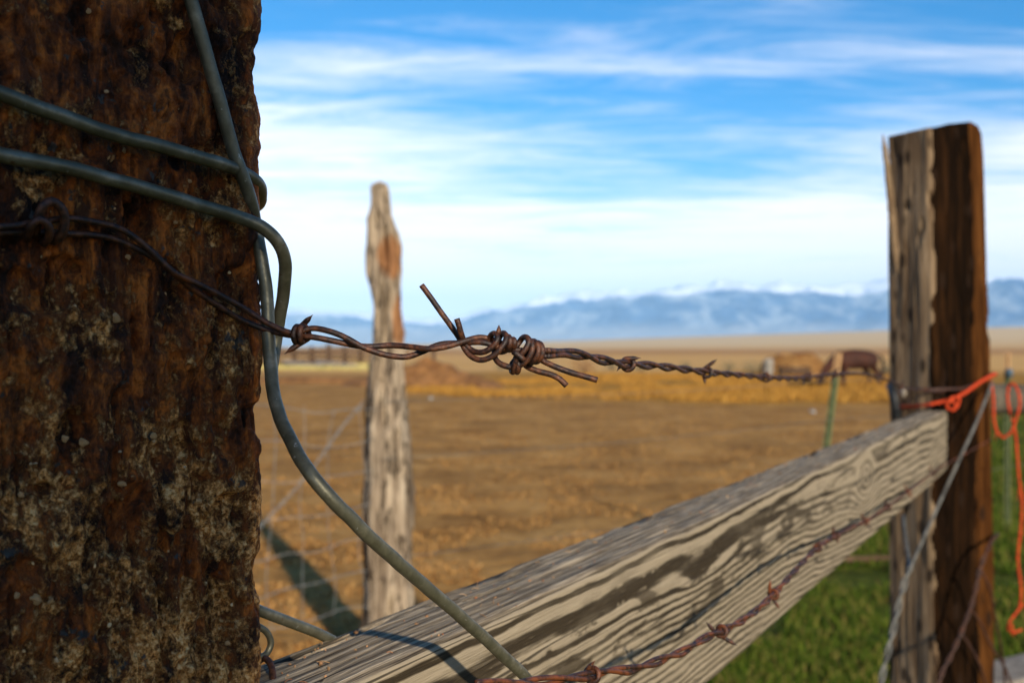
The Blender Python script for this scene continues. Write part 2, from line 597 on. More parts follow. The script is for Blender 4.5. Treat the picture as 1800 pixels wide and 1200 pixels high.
def mat_cedar():
    m, t, b = new_mat('weathered_cedar')
    oc = t.node('ShaderNodeTexCoord').outputs['Object']
    x, y, z = t.xyz(oc)
    g = t.noise(t.scale(oc, (1, 1, 0.07)), 26, 6, 0.66, 0.4)
    g2 = t.noise(t.scale(oc, (1, 1, 0.25)), 9, 4, 0.6)
    f = t.math('ADD', t.math('MULTIPLY', g, 0.65), t.math('MULTIPLY', g2, 0.35))
    c = t.ramp(f, [(0.34, (0.060, 0.042, 0.028)), (0.44, (0.19, 0.140, 0.092)), (0.54, (0.34, 0.265, 0.180)), (0.66, (0.52, 0.43, 0.31))])
    ln = t.noise(t.scale(oc, (1, 1, 0.05), off=(3, 2, 1)), 34, 3, 0.5, 0.8)
    crack = t.mapr(t.math('ABSOLUTE', t.math('SUBTRACT', ln, 0.5)), 0.035, 0.012)
    c = t.mix(t.math('MULTIPLY', crack, 0.85), c, (0.030, 0.018, 0.010))
    # heartwood laid bare where bark and a limb tore away
    nz = t.math('MULTIPLY', t.math('SUBTRACT', t.noise(t.scale(oc, (1, 1, 0.35)), 30, 4, 0.6), 0.5), 2.2)
    for (cx, cz, hx_, hz_) in ((0.010, 1.655, 0.050, 0.085), (0.048, 1.405, 0.028, 0.11)):
        ex = t.math('POWER', t.math('DIVIDE', t.math('SUBTRACT', x, cx), hx_), 2.0)
        ez = t.math('POWER', t.math('DIVIDE', t.math('SUBTRACT', z, cz), hz_), 2.0)
        msk = t.mapr(t.math('SUBTRACT', t.math('ADD', ex, ez), nz), 1.25, 0.5)
        oc_ = t.ramp(g, [(0.38, (0.075, 0.026, 0.009)), (0.50, (0.27, 0.11, 0.036)), (0.64, (0.44, 0.24, 0.10))])
        c = t.mix(t.math('MULTIPLY', msk, 0.85), c, oc_)
    t.put(b.inputs['Base Color'], c)
    b.inputs['Roughness'].default_value = 0.9
    b.inputs['Specular IOR Level'].default_value = 0.15
    bump(t, b, t.math('SUBTRACT', f, t.math('MULTIPLY', crack, 0.5)), 0.014)
    return m


M['cedar'] = mat_cedar()
M['cedar_orange'] = mat_post_wood('fresh_orange_heartwood', [(0.28, (0.09, 0.030, 0.010)), (0.46, (0.34, 0.14, 0.045)), (0.66, (0.50, 0.27, 0.11))], 16, knots=False, bump_d=0.008)
M['cedar_dark'] = mat_post_wood('dark_crack_and_shade', [(0.3, (0.02, 0.014, 0.010)), (0.7, (0.10, 0.07, 0.045))], 16, knots=False)  # weathered crack, plus the cedar's shaded left side put into the colour
M['grey_wood'] = mat_post_wood('grey_rail_wood', [(0.28, (0.08, 0.065, 0.05)), (0.5, (0.22, 0.19, 0.155)), (0.75, (0.36, 0.32, 0.27))], 24, knots=False)
M['dull_rail'] = mat_post_wood('dull_grey_rail', [(0.28, (0.025, 0.020, 0.014)), (0.5, (0.080, 0.066, 0.046)), (0.75, (0.16, 0.135, 0.10))], 24, knots=False)
M['brown_wood'] = mat_post_wood('brown_corral_wood', [(0.28, (0.03, 0.018, 0.010)), (0.5, (0.085, 0.05, 0.028)), (0.75, (0.16, 0.10, 0.06))], 6, knots=False)
M['galv'] = simple_mat('galvanized_fence_wire', (0.075, 0.072, 0.062), (0.16, 0.155, 0.135), 60, rough=0.6, metal=0.3)
M['mesh_wire'] = simple_mat('grey_mesh_wire', (0.14, 0.14, 0.135), (0.24, 0.24, 0.23), 60, rough=0.6, metal=0.3)
M['twine'] = simple_mat('orange_baling_twine', (0.32, 0.024, 0.004), (0.60, 0.062, 0.009), 260, rough=0.75, bump_d=0.0008)
M['tpost'] = simple_mat('green_painted_steel', (0.055, 0.075, 0.022), (0.11, 0.13, 0.045), 30, rough=0.6)
M['tpost_tip'] = simple_mat('cream_paint', (0.36, 0.20, 0.08), (0.46, 0.28, 0.13), 40, rough=0.7)
M['insulator'] = simple_mat('blue_plastic', (0.05, 0.085, 0.11), (0.08, 0.12, 0.15), 50, rough=0.5)
M['black'] = simple_mat('black_plastic', (0.010, 0.011, 0.012), (0.020, 0.021, 0.022), 200, rough=0.55)
M['white'] = simple_mat('white_porcelain', (0.24, 0.20, 0.15), (0.36, 0.31, 0.25), 200, rough=0.45)
M['nail'] = simple_mat('rusty_nail', (0.035, 0.016, 0.010), (0.11, 0.042, 0.018), 500, rough=0.6, metal=0.3, bump_d=0.0003)
M['stone'] = simple_mat('grey_stone', (0.13, 0.13, 0.125), (0.34, 0.33, 0.31), 2.0, bump_d=0.02)
M['horse'] = simple_mat('bay_horse_coat', (0.020, 0.005, 0.0014), (0.052, 0.013, 0.0035), 3, rough=0.75)
M['horse_dark'] = simple_mat('black_horse_hair', (0.010, 0.006, 0.004), (0.022, 0.012, 0.008), 8, rough=0.6)
M['hay'] = mat_island('hay', [(0.34, 0.17, 0.05), (0.44, 0.25, 0.08), (0.50, 0.31, 0.12), (0.22, 0.11, 0.03)])
M['barrel'] = simple_mat('white_plastic_barrel', (0.20, 0.18, 0.145), (0.30, 0.27, 0.22), 3, rough=0.5)
M['manure'] = simple_mat('brown_dirt_heap', (0.13, 0.055, 0.016), (0.27, 0.125, 0.038), 2.2, rough=1.0, bump_d=0.05)
M['sage'] = mat_island('sagebrush_leaves', [(0.075, 0.080, 0.045), (0.12, 0.125, 0.075), (0.18, 0.17, 0.11)])
M['russet'] = mat_island('russet_brush_leaves', [(0.20, 0.075, 0.020), (0.30, 0.13, 0.04), (0.12, 0.05, 0.016)])
M['bark'] = simple_mat('brush_bark', (0.06, 0.04, 0.03), (0.12, 0.09, 0.06), 12)
M['green'] = mat_island('green_grass_blades', [(0.018, 0.036, 0.002), (0.040, 0.074, 0.003), (0.065, 0.105, 0.005), (0.085, 0.110, 0.008), (0.20, 0.145, 0.04)])
M['gold'] = mat_island('golden_dry_grass', [(0.24, 0.105, 0.014), (0.37, 0.180, 0.026), (0.46, 0.25, 0.050), (0.15, 0.065, 0.012)])
M['straw'] = mat_island('pale_straw', [(0.36, 0.185, 0.05), (0.46, 0.26, 0.085), (0.24, 0.11, 0.028), (0.14, 0.06, 0.016)])
M['pale_grass'] = mat_island('pale_yellow_grass', [(0.42, 0.33, 0.11), (0.52, 0.42, 0.18), (0.30, 0.30, 0.07)])


def mat_ground():
    m, t, b = new_mat('ground')
    pos = t.node('ShaderNodeNewGeometry').outputs['Position']
    x, y, z = t.xyz(pos)
    n_f = t.noise(pos, 7.0, 6, 0.66)
    n_m = t.noise(pos, 1.1, 5, 0.6)
    n_l = t.noise(t.scale(pos, (0.6, 1, 1)), 0.11, 4, 0.55)
    dirt = t.ramp(t.math('ADD', t.math('MULTIPLY', n_f, 0.45), t.math('MULTIPLY', n_m, 0.55)),
                  [(0.34, (0.13, 0.056, 0.014)), (0.45, (0.295, 0.145, 0.040)), (0.56, (0.42, 0.222, 0.066)), (0.70, (0.55, 0.325, 0.12))])
    green = t.ramp(n_f, [(0.3, (0.045, 0.040, 0.010)), (0.5, (0.055, 0.070, 0.008)), (0.7, (0.10, 0.105, 0.016))])
    # the lawn side lies right of a line running away to the right
    side = t.math('SUBTRACT', t.math('SUBTRACT', x, 0.62), t.math('MULTIPLY', t.math('SUBTRACT', y, 3.98), 0.55))
    side = t.math('ADD', side, t.math('MULTIPLY', t.math('SUBTRACT', n_m, 0.5), 0.7))
    near = t.mix(t.mapr(side, -0.12, 0.22), dirt, green)
    # dry grass and stubble farther off
    yy = t.math('ADD', y, t.math('MULTIPLY', t.math('SUBTRACT', n_l, 0.5), 22))
    gold = t.mix(n_m, (0.27, 0.125, 0.02), (0.46, 0.235, 0.042))
    mid = t.mix(n_l, (0.54, 0.28, 0.085), (0.70, 0.42, 0.155))
    far = t.mix(t.noise(t.scale(pos, (0.0006, 0.004, 0.004)), 1.0, 4, 0.5), (0.62, 0.42, 0.20), (0.74, 0.52, 0.27))
    c = t.mix(t.math('MULTIPLY', t.mapr(yy, 22, 28), t.mapr(t.math('ADD', x, t.math('MULTIPLY', n_m, 6)), -1, 5)), near, gold)
    c = t.mix(t.mapr(yy, 46, 66), c, mid)
    scrub = t.math('MULTIPLY', t.mapr(y, 170, 260), t.mapr(y, 900, 500))
    c = t.mix(t.math('MULTIPLY', scrub, 0.7), c, (0.40, 0.19, 0.07))
    c = t.mix(t.mapr(y, 500, 1500), c, far)
    # trodden darker patches and wheel-worn bands in the yard
    wear = t.noise(t.scale(pos, (0.5, 1.6, 1), rot=(0, 0, R(12))), 0.55, 4, 0.6)
    c = t.mix(t.math('MULTIPLY', t.mapr(wear, 0.52, 0.68, 0, 0.45), t.mapr(y, 40, 28)), c, (0.15, 0.072, 0.024))
    t.put(b.inputs['Base Color'], c)
    b.inputs['Roughness'].default_value = 1.0
    b.inputs['Specular IOR Level'].default_value = 0.05
    bump(t, b, t.math('ADD', n_f, n_m), 0.05)
    return m


def mat_mountain():
    m, t, b = new_mat('haze_blue_rock')
    pos = t.node('ShaderNodeNewGeometry').outputs['Position']
    x, y, z = t.xyz(pos)
    n = t.noise(t.scale(pos, (1, 0.45, 1)), 0.0017, 6, 0.66, 0.6)
    hazy_rock = t.ramp(n, [(0.38, (0.004, 0.022, 0.080)), (0.48, (0.030, 0.075, 0.165)), (0.58, (0.26, 0.29, 0.31))])  # blue of the distant air put into the rock colour, beside the haze box
    foot = t.mix(t.mapr(t.math('ADD', z, t.math('MULTIPLY', n, 260)), 300, 520), (0.30, 0.29, 0.27), hazy_rock)
    r = t.math('SQRT', t.math('ADD', t.math('MULTIPLY', x, x), t.math('MULTIPLY', y, y)))
    snow_line = t.math('ADD', t.math('MULTIPLY', t.math('SUBTRACT', n, 0.5), 300), 0.0)
    at = t.node('ShaderNodeAttribute', attribute_name='crest')
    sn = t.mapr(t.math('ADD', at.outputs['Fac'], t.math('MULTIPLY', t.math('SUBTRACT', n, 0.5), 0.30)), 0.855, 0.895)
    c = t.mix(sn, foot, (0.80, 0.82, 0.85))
    t.put(b.inputs['Base Color'], c)
    b.inputs['Roughness'].default_value = 1.0
    b.inputs['Specular IOR Level'].default_value = 0.0
    return m


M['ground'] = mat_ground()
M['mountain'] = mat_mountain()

# ------------------------------------------------------------------ ground: one sheet to the horizon, rising as a long slope to the mountains
AZ_PX = np.array([-4000, -500, 500, 1000, 1400, 1700, 2300, 6000], float)
AZ_UP = np.array([2, 2, 3, 14, 27, 37, 46, 46], float) / FPX      # rise seen at the far edge, as a slope


def plain_height(X, Y):
    r = np.hypot(X, Y)
    az = np.arctan2(X, np.maximum(Y, 1e-6))
    az = np.where(Y > 0, az, np.sign(X) * 1.3)
    px = 900 + FPX * np.tan(np.clip(az, -1.25, 1.2))
    sl = np.interp(px, AZ_PX, AZ_UP)
    d = np.minimum(np.maximum(r - 300.0, 0), 4500.0)
    h = sl * np.where(Y > 0, np.cos(np.clip(az, -1.2, 1.2)), 0.3) * d * smooth(0, 2200, d) * 1.06
    q = np.stack([X, Y, 0 * X], -1).reshape(-1, 3)
    small = fbm(q * 0.9, 3, 0.5, 3).reshape(X.shape) * 0.022 + fbm(q * 0.12, 2, 0.5, 5).reshape(X.shape) * 0.10 * smooth(8, 25, r)
    return h + small * (1 - smooth(120, 400, r)) - 0.0


def ground_z(X, Y):
    return plain_height(np.atleast_1d(np.asarray(X, float)), np.atleast_1d(np.asarray(Y, float)))


rad = np.concatenate([[0.25], np.geomspace(0.5, 60, 190), np.geomspace(62, 28000, 120)])
ang = np.concatenate([np.linspace(-42, 42, 281), np.linspace(44, 316, 90)[:-1]])
ang = np.radians(ang)
RR, AA = np.meshgrid(rad, ang, indexing='ij')
GX, GY = RR * np.sin(AA), RR * np.cos(AA)
GZ = plain_height(GX, GY)
V = np.stack([GX, GY, GZ], -1).reshape(-1, 3)
nr, na = RR.shape
ii, jj = np.meshgrid(np.arange(nr - 1), np.arange(na), indexing='ij')
a = ii * na + jj
b_ = ii * na + (jj + 1) % na
quads = np.stack([a, b_, b_ + na, a + na], -1).reshape(-1, 4)
ctr = len(V)
V = np.vstack([V, [[0, 0, GZ[0].mean()]]])
g = fast_mesh('ground', V, quads[:, ::-1], M['ground'], True)
gb = bmesh.new()
gb.from_mesh(g.data)
gb.verts.ensure_lookup_table()
for j in range(na):
    gb.faces.new((gb.verts[ctr], gb.verts[(j + 1) % na], gb.verts[j]))
bmesh.ops.recalc_face_normals(gb, faces=gb.faces)
if sum(f.normal.z for f in gb.faces) < 0:
    bmesh.ops.reverse_faces(gb, faces=gb.faces)
gb.to_mesh(g.data)
gb.free()
tag(g, kind='structure')

# ------------------------------------------------------------------ mountains
CR_PX = np.array([-2600, -900, 0, 300, 440, 520, 600, 690, 760, 810, 850, 960, 1100, 1200, 1300, 1400, 1480, 1560, 1660, 1760, 1850, 2100, 2600, 4200], float)
CR_UP = np.array([60, 70, 66, 60, 58, 66, 62, 50, 46, 52, 66, 84, 98, 104, 110, 106, 100, 112, 122, 130, 128, 118, 120, 100], float) / FPX
naz, nrr = 700, 90
az = np.radians(np.linspace(-52, 52, naz))
rr_ = np.linspace(0, 1, nrr)
AZ, RT = np.meshgrid(az, rr_, indexing='ij')
D0, D1 = 12500.0, 19500.0
rad_m = D0 + (D1 - D0) * RT
MX, MY = rad_m * np.sin(AZ), rad_m * np.cos(AZ)
pxm = 900 + FPX * np.tan(AZ)
crest = np.interp(pxm, CR_PX, CR_UP)
q = np.stack([MX, MY, 0 * MX], -1).reshape(-1, 3)
rid = (1 - np.abs(fbm(q / 1500.0, 5, 0.55, 11))).reshape(MX.shape)
rid2 = fbm(q / 420.0, 4, 0.55, 23).reshape(MX.shape)
rid3 = (1 - np.abs(fbm(q / 620.0, 4, 0.55, 37))).reshape(MX.shape)
base_h = plain_height(MX, MY)
prof = np.where(RT < 0.62, smooth(0.0, 0.62, RT) ** 0.9, 1 - 0.55 * smooth(0.62, 1, RT))
Hc = crest * (D0 + 0.62 * (D1 - D0)) * np.cos(AZ)
Hm = base_h * (1 - smooth(0, 0.5, RT)) + (Hc * prof) * (0.74 + 0.30 * rid) + (80 * rid2 + 240 * (rid3 - 0.75)) * smooth(0.03, 0.3, RT)
Hm = np.maximum(Hm, base_h - 30 + 60 * smooth(0, 0.1, RT))
Hm[:, 0] = base_h[:, 0] - 60
Vm = np.stack([MX, MY, Hm], -1).reshape(-1, 3)
ii, jj = np.meshgrid(np.arange(naz - 1), np.arange(nrr - 1), indexing='ij')
a = ii * nrr + jj
mq = np.stack([a, a + nrr, a + nrr + 1, a + 1], -1).reshape(-1, 4)
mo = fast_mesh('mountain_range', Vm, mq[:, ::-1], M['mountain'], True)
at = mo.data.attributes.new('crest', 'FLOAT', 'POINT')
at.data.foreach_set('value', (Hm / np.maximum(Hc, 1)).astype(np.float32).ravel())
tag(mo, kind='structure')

# ------------------------------------------------------------------ haze: still air between here and the mountains
hz_v, hz_f = box((-30000, -3000, -120), (30000, 30000, 1500))
haze = link_mesh('haze', hz_v, hz_f, [], False)
hm = bpy.data.materials.new('haze_air')
hm.use_nodes = True
ht = NT(hm.node_tree)
ht.n.clear()
pv_ = ht.node('ShaderNodeVolumePrincipled')
pv_.inputs['Color'].default_value = (0.31, 0.60, 1.0, 1)
pv_.inputs['Density'].default_value = 5.4e-5
pv_.inputs['Anisotropy'].default_value = -0.32      # air throws light back toward the sun side more than sideways
hmo = ht.node('ShaderNodeOutputMaterial')
ht.l.new(pv_.outputs[0], hmo.inputs['Volume'])
haze.data.materials.append(hm)
tag(haze, kind='stuff')

# ------------------------------------------------------------------ the near post: an old creosoted tie
CORNER = np.array([-0.0738, 0.310])                  # its right-hand edge in plan
FD = np.array([0.68, 0.733])
FD = FD / np.linalg.norm(FD)                         # along the front face, left/near to right/far
FN = np.array([FD[1], -FD[0]])                       # out of the front face
PW = 0.17


def tie_xy(u, out=0.0):
    """plan position on the front face: u metres left of the corner, `out` metres proud"""
    q = CORNER - FD * u + FN * out
    return q


def tie_face_pt(px, py, out=0.0):
    """where the sight line through (px,py) meets the front face plane moved out by `out`"""
    dirx = (px - 900.0) / FPX
    q = CORNER + FN * out
    # (t*dirx, t) . FN = q . FN
    tt = np.dot(q, FN) / (dirx * FN[0] + FN[1])
    return P(px, py, tt)


def build_tie():
    cr = 0.006
    # perimeter: start on front face far left, to the corner, round it, along the right side, round the back
    us = np.concatenate([np.linspace(PW - cr, 0.078, 14)[:-1], np.linspace(0.078, cr, 230)])
    pts = [(CORNER - FD * u, FN) for u in us]
    cc = CORNER - FD * cr - FN * cr
    for a_ in np.linspace(0, 90, 26)[1:-1]:
        nrm = FN * math.cos(R(a_)) + FD * math.sin(R(a_))
        pts.append((cc + nrm * cr, nrm))
    for s in np.concatenate([np.linspace(cr, 0.05, 60), np.linspace(0.055, PW - cr, 12)]):
        pts.append((CORNER - FN * s, FD))
    for u in np.linspace(cr, PW - cr, 12):
        pts.append((CORNER - FN * PW - FD * u, -FN))
    for s in np.linspace(PW - cr, cr, 12):
        pts.append((CORNER - FN * s - FD * PW, -FD))
    pos = np.array([p_[0] for p_ in pts])
    nrm = np.array([p_[1] for p_ in pts])
    zs = np.concatenate([np.linspace(-0.25, 1.15, 18)[:-1], np.linspace(1.15, 1.445, 660), np.linspace(1.445, 1.78, 30)[1:]])
    n = len(pos)
    PX = np.repeat(pos[None], len(zs), 0)
    Z = np.repeat(zs[:, None], n, 1)
    q = np.stack([PX[..., 0], PX[..., 1], Z], -1).reshape(-1, 3)
    d = 0.0030 * fbm(q * np.array([45, 45, 26]), 4, 0.55, 31)
    chunk = fbm(q * np.array([130, 130, 95]), 4, 0.6, 41)
    d = d + 0.0021 * chunk
    d = d - 0.0034 * smooth(0.10, 0.40, fbm(q * np.array([90, 90, 60]) + 9, 3, 0.5, 51))          # pits
    d = d + 0.0010 * np.sign(chunk) * np.abs(chunk) ** 0.5
    gr = fbm(q * np.array([330, 330, 22]), 3, 0.6, 61)
    d = d - 0.0014 * smooth(0.1, 0.55, gr)
    d = d + 0.00035 * fbm(q * 900, 2, 0.6, 71)
    d = d.reshape(Z.shape)
    dc = np.linalg.norm(pos - CORNER, axis=1)
    d = d * (0.42 + 0.75 * smooth(0.002, 0.014, dc))[None]
    XY = PX + nrm[None] * d[..., None]
    v = np.stack([XY[..., 0], XY[..., 1], Z], -1).reshape(-1, 3)
    ii, jj = np.meshgrid(np.arange(len(zs) - 1), np.arange(n), indexing='ij')
    a_ = ii * n + jj
    b2 = ii * n + (jj + 1) % n
    f = np.stack([a_, b2, b2 + n, a_ + n], -1).reshape(-1, 4)
    o = fast_mesh('old_tie_post', v, f, M['tie'], True)
    bm = bmesh.new()
    bm.from_mesh(o.data)
    bm.verts.ensure_lookup_table()
    top = [bm.verts[(len(zs) - 1) * n + j] for j in range(n)]
    bm.faces.new(top)
    bm.to_mesh(o.data)
    bm.free()
    return o


tie = build_tie()
tag(tie, 'dark creosoted tie post crusted with grit, filling the left of the view', 'post')


def pebble(seed, n_lat=4, n_lon=6):
    r_ = np.random.default_rng(seed)
    v = [(0, 0, 1)]
    for i in range(1, n_lat):
        th = math.pi * i / n_lat
        for j in range(n_lon):
            ph = 2 * math.pi * j / n_lon
            k = 0.55 + 0.65 * r_.random()
            v.append((k * math.sin(th) * math.cos(ph), k * math.sin(th) * math.sin(ph), k * math.cos(th)))
    v.append((0, 0, -1))
    f = []
    for j in range(n_lon):
        f.append((0, 1 + j, 1 + (j + 1) % n_lon))
        for i in range(n_lat - 2):
            a0 = 1 + i * n_lon
            f.append((a0 + j, a0 + n_lon + j, a0 + n_lon + (j + 1) % n_lon, a0 + (j + 1) % n_lon))
        a0 = 1 + (n_lat - 2) * n_lon
        f.append((a0 + j, len(v) - 1, a0 + (j + 1) % n_lon))
    return np.array(v, float), f


# stone chips pressed into the tie, the larger ones one by one
chip_meshes = []
for s in range(5):
    v, f = pebble(100 + s)
    me = bpy.data.meshes.new('stone_chip')
    me.from_pydata([tuple(x_) for x_ in v], [], f)
    me.materials.append(M['chip'])
    chip_meshes.append(me)
spots = [(193, 280, 15), (332, 319, 9), (332, 230, 5), (313, 191, 5), (285, 163, 5), (307, 240, 5), (308, 391, 7), (148, 777, 14), (25, 553, 7), (225, 452, 8),
         (303, 446, 5), (205, 560, 17), (265, 1180, 8), (60, 1050, 20), (218, 265, 8), (155, 20, 9), (37, 870, 12), (90, 1055, 10), (215, 850, 11), (345, 622, 5),
         (270, 765, 12), (30, 1045, 12), (52, 1095, 8), (350, 880, 12), (400, 1130, 9), (150, 1030, 12), (180, 545, 12), (115, 770, 10), (410, 730, 9), (430, 636, 5)]
for i, (px, py, s) in enumerate(spots):
    c = tie_face_pt(px, py, 0.0002)
    o = bpy.data.objects.new('stone_chip', chip_meshes[i % 5])
    col.objects.link(o)
    rs = s / FPX * c[1] * 0.62
    o.location = Vector(c)
    o.scale = (rs * random.uniform(0.8, 1.2), rs * 0.75, rs * random.uniform(0.7, 1.3))
    o.rotation_euler = (random.uniform(-.4, .4), random.uniform(0, 6), random.uniform(0, 1.2))
    o.parent = tie
parts_ = []
for i in range(60):
    px, py = rng.uniform(-30, 448), 1200 * rng.uniform(0, 1) ** 0.7
    c = tie_face_pt(px, py, rng.uniform(0.0, 0.0014))
    v, f = pebble(1000 + i, 3, 5)
    rs = rng.uniform(0.0002, 0.0006)
    sc = rs * rng.uniform(0.6, 1.5, 3)
    parts_.append((v * sc + c, f))
v, f = join(parts_)
grit = part('grit', v, f, M['grit'], tie, False)
tag(grit, kind='stuff')


# unseen post, added behind the viewer on the sun side to shade the tie
def build_shade_post():
    L2 = np.array([-math.sin(R(SUN_AZ)), math.cos(R(SUN_AZ))])
    P2 = np.array([L2[1], -L2[0]])
    cen = P2 * (-0.052) - L2 * 1.10
    hw, hd = 0.100, 0.085
    zs = np.linspace(-0.2, 2.05, 70)
    prof = []
    for (sx, sy) in ((-1, -1), (1, -1), (1, 1), (-1, 1)):
        for k in np.linspace(0, 1, 9)[:-1]:
            nx_, ny_ = {(-1, -1): (1, -1), (1, -1): (1, 1), (1, 1): (-1, 1), (-1, 1): (-1, -1)}[(sx, sy)]
            prof.append(((sx + (nx_ - sx) * k) * hw, (sy + (ny_ - sy) * k) * hd))
    prof = np.array(prof)
    n = len(prof)
    v = []
    for z in zs:
        for (a_, b2) in prof:
            q = cen + P2 * a_ + L2 * b2
            v.append((q[0], q[1], z))
    v = np.array(v)
    off = v[:, :2] - cen
    off /= np.linalg.norm(off, axis=1)[:, None]
    d = 0.004 * fbm(v * np.array([20, 20, 5]), 4, 0.6, 401)
    v[:, :2] += off * d[:, None]
    f = []
    for i in range(len(zs) - 1):
        for j in range(n):
            k = (j + 1) % n
            f.append((i * n + j, i * n + k, (i + 1) * n + k, (i + 1) * n + j))
    f.append(tuple(range((len(zs) - 1) * n, len(zs) * n)))
    return thing('added_shade_post', v, f, M['tie'], (cen[0], cen[1], 0), 'unseen post added behind the viewer to shade the dark tie post', 'post')


build_shade_post()

# ------------------------------------------------------------------ the plank rail
BD = np.array([1005.0, 1800.0])
BD = BD / np.linalg.norm(BD)
BN = np.array([-BD[1], BD[0]])                 # toward the back of the plank
TOPZ = EYE - 0.105
b0 = np.array([0.0, 0.4095]) - BD * 0.1355      # front edge at the near end
BEAM_L = 1.631


def build_plank():
    nx = 760
    s = np.geomspace(0.30, 0.30 + BEAM_L, nx) - 0.30
    W, H, cr = BEAM_W, BEAM_H, 0.0035
    prof, mats = [], []
    def add(y, z, ny, nz):
        prof.append((y, z, ny, nz))
    for z in np.linspace(-H / 2 + cr, H / 2 - cr, 46):
        add(-W / 2, z, -1, 0)
    for a_ in (18, 36, 54, 72):
        add(-W / 2 + cr - cr * math.cos(R(a_)), H / 2 - cr + cr * math.sin(R(a_)), -math.cos(R(a_)), math.sin(R(a_)))
    for y in np.linspace(-W / 2 + cr, W / 2 - cr, 34):
        add(y, H / 2, 0, 1)
    for a_ in (30, 60):
        add(W / 2 - cr + cr * math.sin(R(a_)), H / 2 - cr + cr * math.cos(R(a_)), math.sin(R(a_)), math.cos(R(a_)))
    for z in np.linspace(H / 2 - cr, -H / 2 + cr, 8):
        add(W / 2, z, 1, 0)
    for y in np.linspace(W / 2 - cr, -W / 2 + cr, 10):
        add(y, -H / 2, 0, -1)
    pr = np.array(prof)
    n = len(pr)
    X = np.repeat(s[:, None], n, 1)
    Y = np.repeat(pr[None, :, 0], nx, 0)
    Z = np.repeat(pr[None, :, 1], nx, 0)
    NY = np.repeat(pr[None, :, 2], nx, 0)
    NZ = np.repeat(pr[None, :, 3], nx, 0)
    q = np.stack([X, Y, Z], -1).reshape(-1, 3)
    top = smooth(0.5, 0.9, NZ.ravel())
    d = 0.0011 * fbm(q * np.array([9, 120, 120]), 3, 0.55, 81)
    crack = fbm(q * np.array([5, 300, 300]) + 3.0 * fbm(q * np.array([9, 40, 40]), 2, 0.5, 84)[:, None], 4, 0.7, 83)
    d = d - (0.0015 * smooth(0.25, 0.6, crack)) * top * smooth(-0.35, 0.35, fbm(q * np.array([14, 60, 60]), 2, 0.5, 88)) - 0.0007 * smooth(0.3, 0.55, crack) * (1 - top)
    d = d + 0.0005 * fbm(q * np.array([30, 700, 700]), 2, 0.6, 85) * top
    # worn, splintered back edge
    back = top * smooth(0.006, 0.0215, q[:, 1])
    d = d - back * 0.0045 * smooth(-0.25, 0.5, fbm(q * np.array([16, 60, 60]), 3, 0.6, 87))
    # the bottom edge wanders
    d = d + 0.002 * smooth(-0.5, -0.9, NZ.ravel()) * 0 + 0.0016 * (NZ.ravel() < -0.5) * fbm(q * np.array([12, 1, 1]), 3, 0.6, 89)
    d = d.reshape(X.shape)
    v = np.stack([X, Y + NY * d, Z + NZ * d], -1).reshape(-1, 3)
    f, mi = [], []
    for i in range(nx - 1):
        for j in range(n):
            k = (j + 1) % n
            f.append((i * n + j, (i + 1) * n + j, (i + 1) * n + k, i * n + k))
            mi.append(1 if (pr[j, 3] > 0.6 and pr[k, 3] > 0.6) else 0)
    f.append(tuple(range(n)))
    mi.append(2)
    f.append(tuple(range(nx * n - 1, (nx - 1) * n - 1, -1)))
    mi.append(2)
    o = link_mesh('plank_rail', v, f, [M['plank'], M['plank_top'], M['end_grain']], True)
    o.data.polygons.foreach_set('material_index', mi)
    c = b0 + BN * (BEAM_W / 2)
    o.location = (c[0], c[1], TOPZ - BEAM_H / 2)
    o.rotation_euler = (0, 0, math.atan2(BD[1], BD[0]))
    return o


plank = build_plank()
tag(plank, 'grey weathered plank rail with strong wavy grain, running to the squared post', 'rail')
bpy.context.view_layer.update()
PM = plank.matrix_world.copy()
PMi = PM.inverted()


def plank_child(name, v, f, mat, sm=True):
    """v in world coordinates"""
    vv = [tuple(PMi @ Vector(q)) for q in v]
    o = link_mesh(name, vv, f, mat, sm)
    o.parent = plank
    return o


def top_pt(px, py, up=0.0):
    z = 0.105 * FPX / (py - HOR)
    q = P(px, py, z)
    q[2] += up
    return q


# bent rusty nail beside the post
nl = np.array([top_pt(452, 1166, 0.0005), top_pt(464, 1171, 0.0028), top_pt(476, 1180, 0.0024), top_pt(481, 1192, -0.001)])
v, f = tube(catmull(nl, 0.0004), 0.0011, 10)
nail = plank_child('nail', v, f, M['nail'])

# crumbs of bark and grit lying on the top face
parts_ = []
for i in range(220):
    s = 0.02 + 1.25 * rng.random() ** 1.7
    y = rng.uniform(-0.019, 0.017)
    v, f = pebble(3000 + i, 3, 5)
    rs = rng.uniform(0.0002, 0.00062) * (1 + 0.5 * s)
    v = v * rs * rng.uniform(0.6, 1.5, 3)
    parts_.append((v + np.array([s, y, BEAM_H / 2 + rs * 0.1]), f))
for i in range(45):
    s = 0.02 + 1.2 * rng.random() ** 1.6
    y = rng.uniform(-0.019, 0.017)
    an = rng.uniform(0, math.pi)
    L = rng.uniform(0.0012, 0.0045)
    d3 = np.array([math.cos(an), math.sin(an), rng.uniform(-.1, .3)]) * L
    c = np.array([s, y, BEAM_H / 2 + 0.0006])
    v, f = tube(np.array([c - d3 / 2, c + np.array([0, 0, 0.0004]), c + d3 / 2]), 0.00016, 4)
    parts_.append((v, f))
v, f = join(parts_)
cr_o = link_mesh('crumbs', v, f, M['red_grit'], False)
cr_o.parent = plank
tag(cr_o, kind='stuff')
